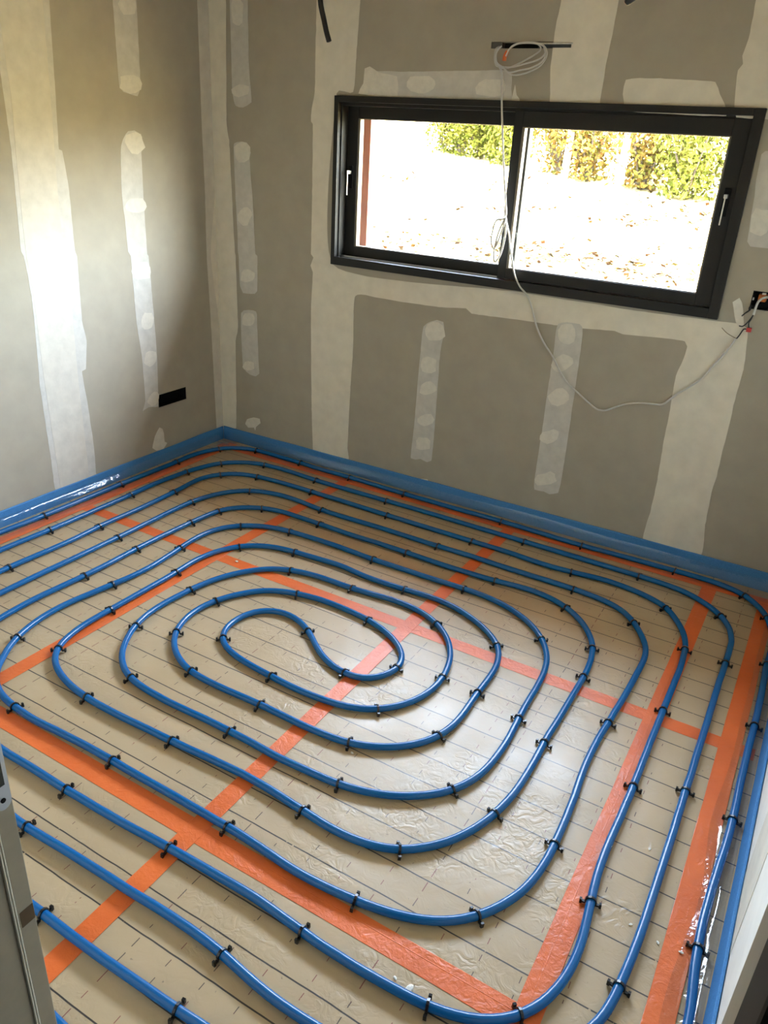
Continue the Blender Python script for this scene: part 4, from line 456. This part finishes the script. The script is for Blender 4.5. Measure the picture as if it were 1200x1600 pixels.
# steel channel seen in the slot over the window
ch = link('steel_channel', boxbm(SLOT[0] + .002, SLOT[1] - .001, .030, .034, SLOT[2] + .001, SLOT[3] - .001), M['black'])
tag(ch, 'metal channel lying in the narrow slot above the window', 'channel')
link('channel_lip', boxbm(SLOT[0] + .20, SLOT[1] - .001, -.004, .032, SLOT[3] - .0095, SLOT[3] - .004, bev=.001), M['galv'], ch)
link('channel_web', boxbm(SLOT[0] + .21, SLOT[1] - .006, -.003, .030, SLOT[2] + .002, SLOT[3] - .0098, bev=.001), simple('dark_steel', (.05, .055, .06), .4, metal=.6), ch)
link('channel_end', boxbm(SLOT[0] + .004, SLOT[0] + .05, -.003, .03, SLOT[2] + .002, SLOT[3] - .002, bev=.001), simple('grey_steel', (.09, .09, .09), .4, metal=.5), ch)
def cable(name, ptsl, r, mat, parent=None, k=6, nn=8):
    bm = bmesh.new()
    for pts in ptsl: tube(bm, spline(pts, k), r, nn)
    return link(name, bm, mat, parent, smooth=True)
coil = cable('cable_coil', [[(1.60, .02, 2.112)] + CAB['coil'][0]] + CAB['coil'][1:3] + [CAB['coil'][3]], .0031, M['cable'])
tag(coil, 'coil of thin white cable hanging from the slot above the window', 'cable')
cable('orange_sleeve', [CAB['orange']], .0085, M['orange_wire'], coil, 4).__setitem__('label', 'orange wire end')
drop = cable('hanging_cable', [[(CAB['coil'][0][2][0] + .01, -.03, 2.04)] + CAB['drop'] + CAB['loops'][1:]], .0042, M['cable'])
tag(drop, 'thin white cable hanging straight down before the window into small loops', 'cable')
cable('bare_wire_end', [[(1.672, -.035, 1.395), (1.655, -.045, 1.412), (1.640, -.04, 1.420)], [(1.672, -.035, 1.398), (1.66, -.05, 1.425)]], .0018, M['copper'], drop, 4, 6)
mainc = cable('sagging_cable', [CAB['main']], 0.0042, M['cable'])
tag(mainc, 'white cable drooping in a wide curve below the window', 'cable')
bc = cable('box_cable', [[(2.865, .02, 1.245)] + CAB['boxcable']], .0048, M['cable']); tag(bc, 'short white cable poking out of the black socket box', 'cable')
cable('wire', [CAB['black_b']], .0024, M['wire_black'], bc); cable('wire', [CAB['black_c'] + [CAB['red'][0]]], .0022, M['wire_black'], bc)
cable('wire', [CAB['black_d'][:5]], .0026, M['wire_black'], bc); cable('wire', [CAB['black_d'][4:]], .0013, M['copper'], bc)
r_ = Vector(CAB['red'][0]); o = link('wire_connector', boxbm(r_.x - .009, r_.x + .010, r_.y - .008, r_.y + .008, r_.z - .009, r_.z + .008, bev=.002), M['red'], bc, label='small red wire connector')
bl = cable('black_lead', [[(2.835, .02, 1.215)] + CAB['black_a'], [(2.830, .02, 1.205)] + [(a - .004, b, c - .005) for a, b, c in CAB['black_a']]], .0026, M['wire_black']); tag(bl, 'pair of black wire leads sticking out left of the socket box', 'wire')
# black conduits hanging from the ceiling
bm = bmesh.new(); tube(bm, spline([(.800, -.2, 2.497), (.806, -.2, 2.38), (.819, -.2, 2.261), (.827, -.2, 2.225), (.839, -.2, 2.19), (.853, -.2, 2.145), (.869, -.2, 2.106)], 5), .0115, 10)
tag(link('hanging_conduit', bm, M['conduit'], smooth=True), 'thin black conduit curving down from the ceiling left of the window', 'conduit')
bm = bmesh.new(); tube(bm, spline([(2.52, -.8, 2.497), (2.48, -.8, 2.33), (2.40, -.8, 2.19), (2.355, -.8, 2.145), (2.341, -.8, 2.133), (2.334, -.8, 2.1255)], 5), [.0125] * 21 + [.0115, .0105, .0095, .008, .006], 10)
tag(link('hanging_conduit', bm, M['conduit'], smooth=True), 'tip of a black conduit at the top edge above the window', 'conduit')
# ------------------------------------------------------------------ door frame
door = empty('door_1', (2.8, RL, 0), 'structure')
def dpart(name, bm, mat, label=None, smooth=False): return child(link(name, bm, mat, label=label, smooth=smooth), door)
lj = bmesh.new(); X = DX0
box(lj, X - .030, X, RL - .022, RL + .0, 0.0005, 2.10, .0012); box(lj, X - .034, X - .003, RL - .105, RL - .0225, 0.0005, 2.10, .001)
dpart('jamb', lj, M['frame_metal'], 'grey beige metal door jamb on the left')
bm = bmesh.new(); box(bm, X - .0035, X + .0014, RL - .0247, RL - .0226, .001, 2.10, .0006); box(bm, X - .0035, X + .0012, RL - .0278, RL - .0256, .001, 2.10, .0006)
dpart('door_seal', bm, M['seal'], 'pale double rubber seal', True)
def strike():
    bm = bmesh.new(); zb, zt = 1.0, 1.20; y0, y1 = RL - .0205, RL - .0012; pts = []
    for k in range(9):
        a = math.pi + math.pi * k / 8; pts.append(((y0 + y1) / 2 + (y1 - y0) / 2 * math.cos(a), zb + .010 + .010 * math.sin(a)))
    pts += [(y1, zt), (y0, zt)]
    f_ = bm.faces.new([bm.verts.new((X + .0004, a, b)) for a, b in pts]); g = bmesh.ops.extrude_face_region(bm, geom=[f_])
    bmesh.ops.translate(bm, verts=[e_ for e_ in g['geom'] if isinstance(e_, bmesh.types.BMVert)], vec=(.0012, 0, 0)); bmesh.ops.recalc_face_normals(bm, faces=bm.faces[:]); return bm
sp_ = dpart('strike_plate', strike(), M['strike'], 'bluish steel strike plate')
o = link('strike_hole', boxbm(X + .0012, X + .0020, RL - .0165, RL - .0060, 1.034, 1.12, bev=.0003), simple('strike_pocket', (.05, .055, .04), .6)); o.parent = sp_
bm = bmesh.new(); tube(bm, [(X + .001, RL - .0115, 1.014), (X + .0026, RL - .0115, 1.014)], .0032, 10); o = link('screw', bm, M['black']); o.parent = sp_
dpart('tape_scrap', boxbm(X + .0001, X + .0007, RL - .0195, RL - .0010, .806, .832), M['brown_tape'], 'scrap of brown tape')
rj = bmesh.new(); X = DX1
box(rj, X, X + .034, RL - .045, RL, 0.0005, 2.10, .003)
dpart('jamb', rj, M['frame_metal'], 'door jamb on the right')
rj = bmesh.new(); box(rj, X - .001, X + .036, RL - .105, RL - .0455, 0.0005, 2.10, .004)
dpart('jamb_shaded_rear', rj, M['brown'], 'rear of the right jamb, coloured dark for the unlit hall side')  # jamb rear behind the beige land, hall darkness painted in
dpart('head', boxbm(DX0 - .034, DX1 + .034, RL - .10, RL, 2.0, 2.0995), M['frame_metal'])
# ------------------------------------------------------------------ crumbs of foam and film on the floor
CR = [(1.101, -1.179, .0055, 'white chip of foam lying on the orange tape at the far panel joint'),
      (2.680, -2.456, .0085, 'torn white foam scrap lying beside the nearest pipe bend'), (2.640, -2.452, .004, 'small white flake left of the torn foam scrap'),
      (3.065, -2.018, .0036, 'tiny pale crumb between two right hand pipes, beside the left pipe'), (3.135, -2.031, .0036, 'tiny pale crumb left of the right hand orange tape'),
      (3.188, -2.029, .0042, 'tiny pale crumb lying on the right hand orange tape'), (3.050, -1.756, .0036, 'tiny white crumb touching the second pipe from the right wall'), (2.169, -1.898, .004, 'small white crumb beside a pipe clip in the middle of the floor')]
for k, (x, y, s, lb) in enumerate(CR):
    bm = bmesh.new(); bmesh.ops.create_icosphere(bm, subdivisions=2, radius=s)
    for v in bm.verts:
        q = 1 + .45 * noise.noise(v.co * (1.1 / s) + Vector((k * 7, 0, 0))); v.co = Vector((v.co.x * 1.4, v.co.y * .9, v.co.z * .42)) * q
    zmin = min(v.co.z for v in bm.verts)
    o = link('foam_crumb', bm, M['foam_crumb']); zt = .0038 if k in (0, 5) else .0004
    o.location = (x, y, zt - zmin); o.rotation_euler = (0, 0, k * 1.3); tag(o, lb, 'crumb', 'foam crumbs on the floor')
# ------------------------------------------------------------------ garden
GZ = lambda x, y: -.25 + .115 * max(0, y) + .012 * noise.noise(Vector((x * .5, y * .5, 0)))
bm = bmesh.new(); NX, NY = 60, 40; g = [[None] * (NY + 1) for _ in range(NX + 1)]
for i in range(NX + 1):
    for j in range(NY + 1):
        x = -40 + 70 * i / NX; y = .2 + 45 * (j / NY) ** 1.5; g[i][j] = bm.verts.new((x, y, GZ(x, y)))
for i in range(NX):
    for j in range(NY): bm.faces.new((g[i][j], g[i + 1][j], g[i + 1][j + 1], g[i][j + 1]))
link('ground', bm, M['grass'], kind='structure', smooth=True)
def leaf_cards(bm, rnd, n, place, size):
    for _ in range(n):
        p, s = place(rnd), size * rnd.uniform(.6, 1.4)
        a = Vector((rnd.gauss(0, 1), rnd.gauss(0, 1), rnd.gauss(0, 1))).normalized(); b = a.orthogonal().normalized()
        b = (Matrix.Rotation(rnd.uniform(0, 6.28), 3, a) @ b); c = a.cross(b)
        v = [bm.verts.new(p + q) for q in (b * s, c * s * .45 + a * s * .08, -b * s, -c * s * .45 + a * s * .08)]
        bm.faces.new(v)
rnd = random.Random(3)
bm = bmesh.new()
def litter(r):
    while True:
        y = .8 + 12 * r.random() ** 1.4; x = r.uniform(-7, 5)
        d = noise.noise(Vector((x * .8, y * .8, 5))) + .12 * (x - 0) + (.55 if y < 7 else .0) - .35
        if r.random() < max(.02, min(1, .35 + d)): return Vector((x, y, GZ(x, y) + .03))
for _ in range(15000):
    p = litter(rnd); s = rnd.uniform(.025, .06); a = rnd.uniform(0, 6.28); t1 = Vector((math.cos(a), math.sin(a), rnd.uniform(-.6, .7))) * s; t2 = Vector((-math.sin(a), math.cos(a), rnd.uniform(-.6, .7))) * s * .65
    bm.faces.new([bm.verts.new(p + q) for q in (t1, t2, -t1, -t2)])
o = link('fallen_leaves', bm, M['leaf_litter']); o['kind'] = 'stuff'; tag(o, 'brown fallen leaves scattered over the bright grass outside', 'leaves')
def shrub(name, x, y, h, wd, nleaf, mat, seed, label, ntwig=10, dens=1):
    r = random.Random(seed); zb = GZ(x, y); root = empty(name, (x, y, zb)); tag(root, label, 'shrub')
    bm = bmesh.new(); cl = []
    for k in range(ntwig):
        a = r.uniform(0, 6.28); l = r.uniform(.5, 1) * h; e_ = r.uniform(.3, 1) * wd
        pts = [Vector((x, y, zb - .03)), Vector((x + e_ * .4 * math.cos(a), y + e_ * .4 * math.sin(a), zb + l * .45)), Vector((x + e_ * math.cos(a), y + e_ * math.sin(a), zb + l))]
        tube(bm, spline(pts, 3), [.022 * (1 - i / 8) for i in range(7)], 5, False); cl += [pts[1].lerp(pts[2], r.random()) for _ in range(3)] + [pts[0].lerp(pts[1], r.uniform(.3, 1)) for _ in range(2)]
    child(link('branches', bm, M['twig']), root)
    bm = bmesh.new()
    leaf_cards(bm, r, int(nleaf * 2.0), lambda q: (lambda c: Vector((c.x + max(-.4, min(.4, q.gauss(0, .2))), c.y + max(-.4, min(.4, q.gauss(0, .2))), max(zb + .05, c.z + q.gauss(0, .22)))))(q.choice(cl)), .055)
    child(link('foliage', bm, mat), root)
SH = [('leafy_shrub', -6.6, 16.0, 2.2, .9, 500, 'leaf_green', 'sparse pale green shrub farthest left outside the window'),
      ('leafy_shrub', -5.95, 15.6, 2.4, 1.1, 1300, 'leaf_green', 'loose green shrub between the sparse one and the dense one at upper left'),
      ('leafy_shrub', -5.2, 15.2, 2.6, 1.5, 3000, 'leaf_green', 'dense yellow green shrub seen through the upper left pane'),
      ('leafy_shrub', -4.2, 14.4, 2.4, 1.4, 2600, 'leaf_green', 'green shrub just left of the window mullion'),
      ('leafy_shrub', -2.75, 13.6, 2.2, 1.0, 900, 'leaf_yellow', 'thin yellowing shrub just right of the window mullion'),
      ('leafy_shrub', -1.9, 13.0, 2.4, 1.3, 1500, 'leaf_yellow', 'yellow brown shrub between the two pale trunks'),
      ('leafy_shrub', -.75, 12.6, 2.3, 1.3, 1600, 'leaf_yellow', 'twiggy brown shrub right of the second pale trunk'),
      ('leafy_shrub', .25, 11.8, 2.4, 1.3, 2400, 'leaf_green', 'yellow green shrub at the right end of the view outside'),
      ('leafy_shrub', 1.3, 11.4, 2.4, .9, 1600, 'leaf_green', 'green shrub behind the right window stile')]
for k, (nm, x, y, h, wd, nl, mt, lb) in enumerate(SH): shrub(nm, x, y, h, wd, nl, M[mt], 20 + k, lb, 16 if 'twiggy' in lb or 'yellow brown' in lb else 10)
for k, (x, y, r0, lb) in enumerate([(-2.25, 12.6, .075, 'pale slender tree trunk left of the yellow brown shrub'), (-1.05, 12.2, .085, 'pale slender tree trunk right of the yellow brown shrub')]):
    zb = GZ(x, y); t_ = empty('young_tree', (x, y, zb)); tag(t_, lb, 'tree')
    bm = bmesh.new(); tube(bm, spline([(x, y, zb - .05), (x + .03, y, zb + 1.2), (x - .02, y + .05, zb + 2.6), (x + .05, y, zb + 4.2)], 4), [r0 * (1 - .05 * i) for i in range(13)], 9); child(link('trunk', bm, M['bark'], smooth=True), t_)
    bm = bmesh.new(); rr = random.Random(50 + k)
    leaf_cards(bm, rr, 700, lambda q: Vector((x + max(-.55, min(.55, q.gauss(0, .35))), y + max(-.55, min(.55, q.gauss(0, .35))), zb + 4.0 + max(-.7, min(.8, q.gauss(0, .4))))), .05); child(link('crown', bm, M['leaf_yellow']), t_)
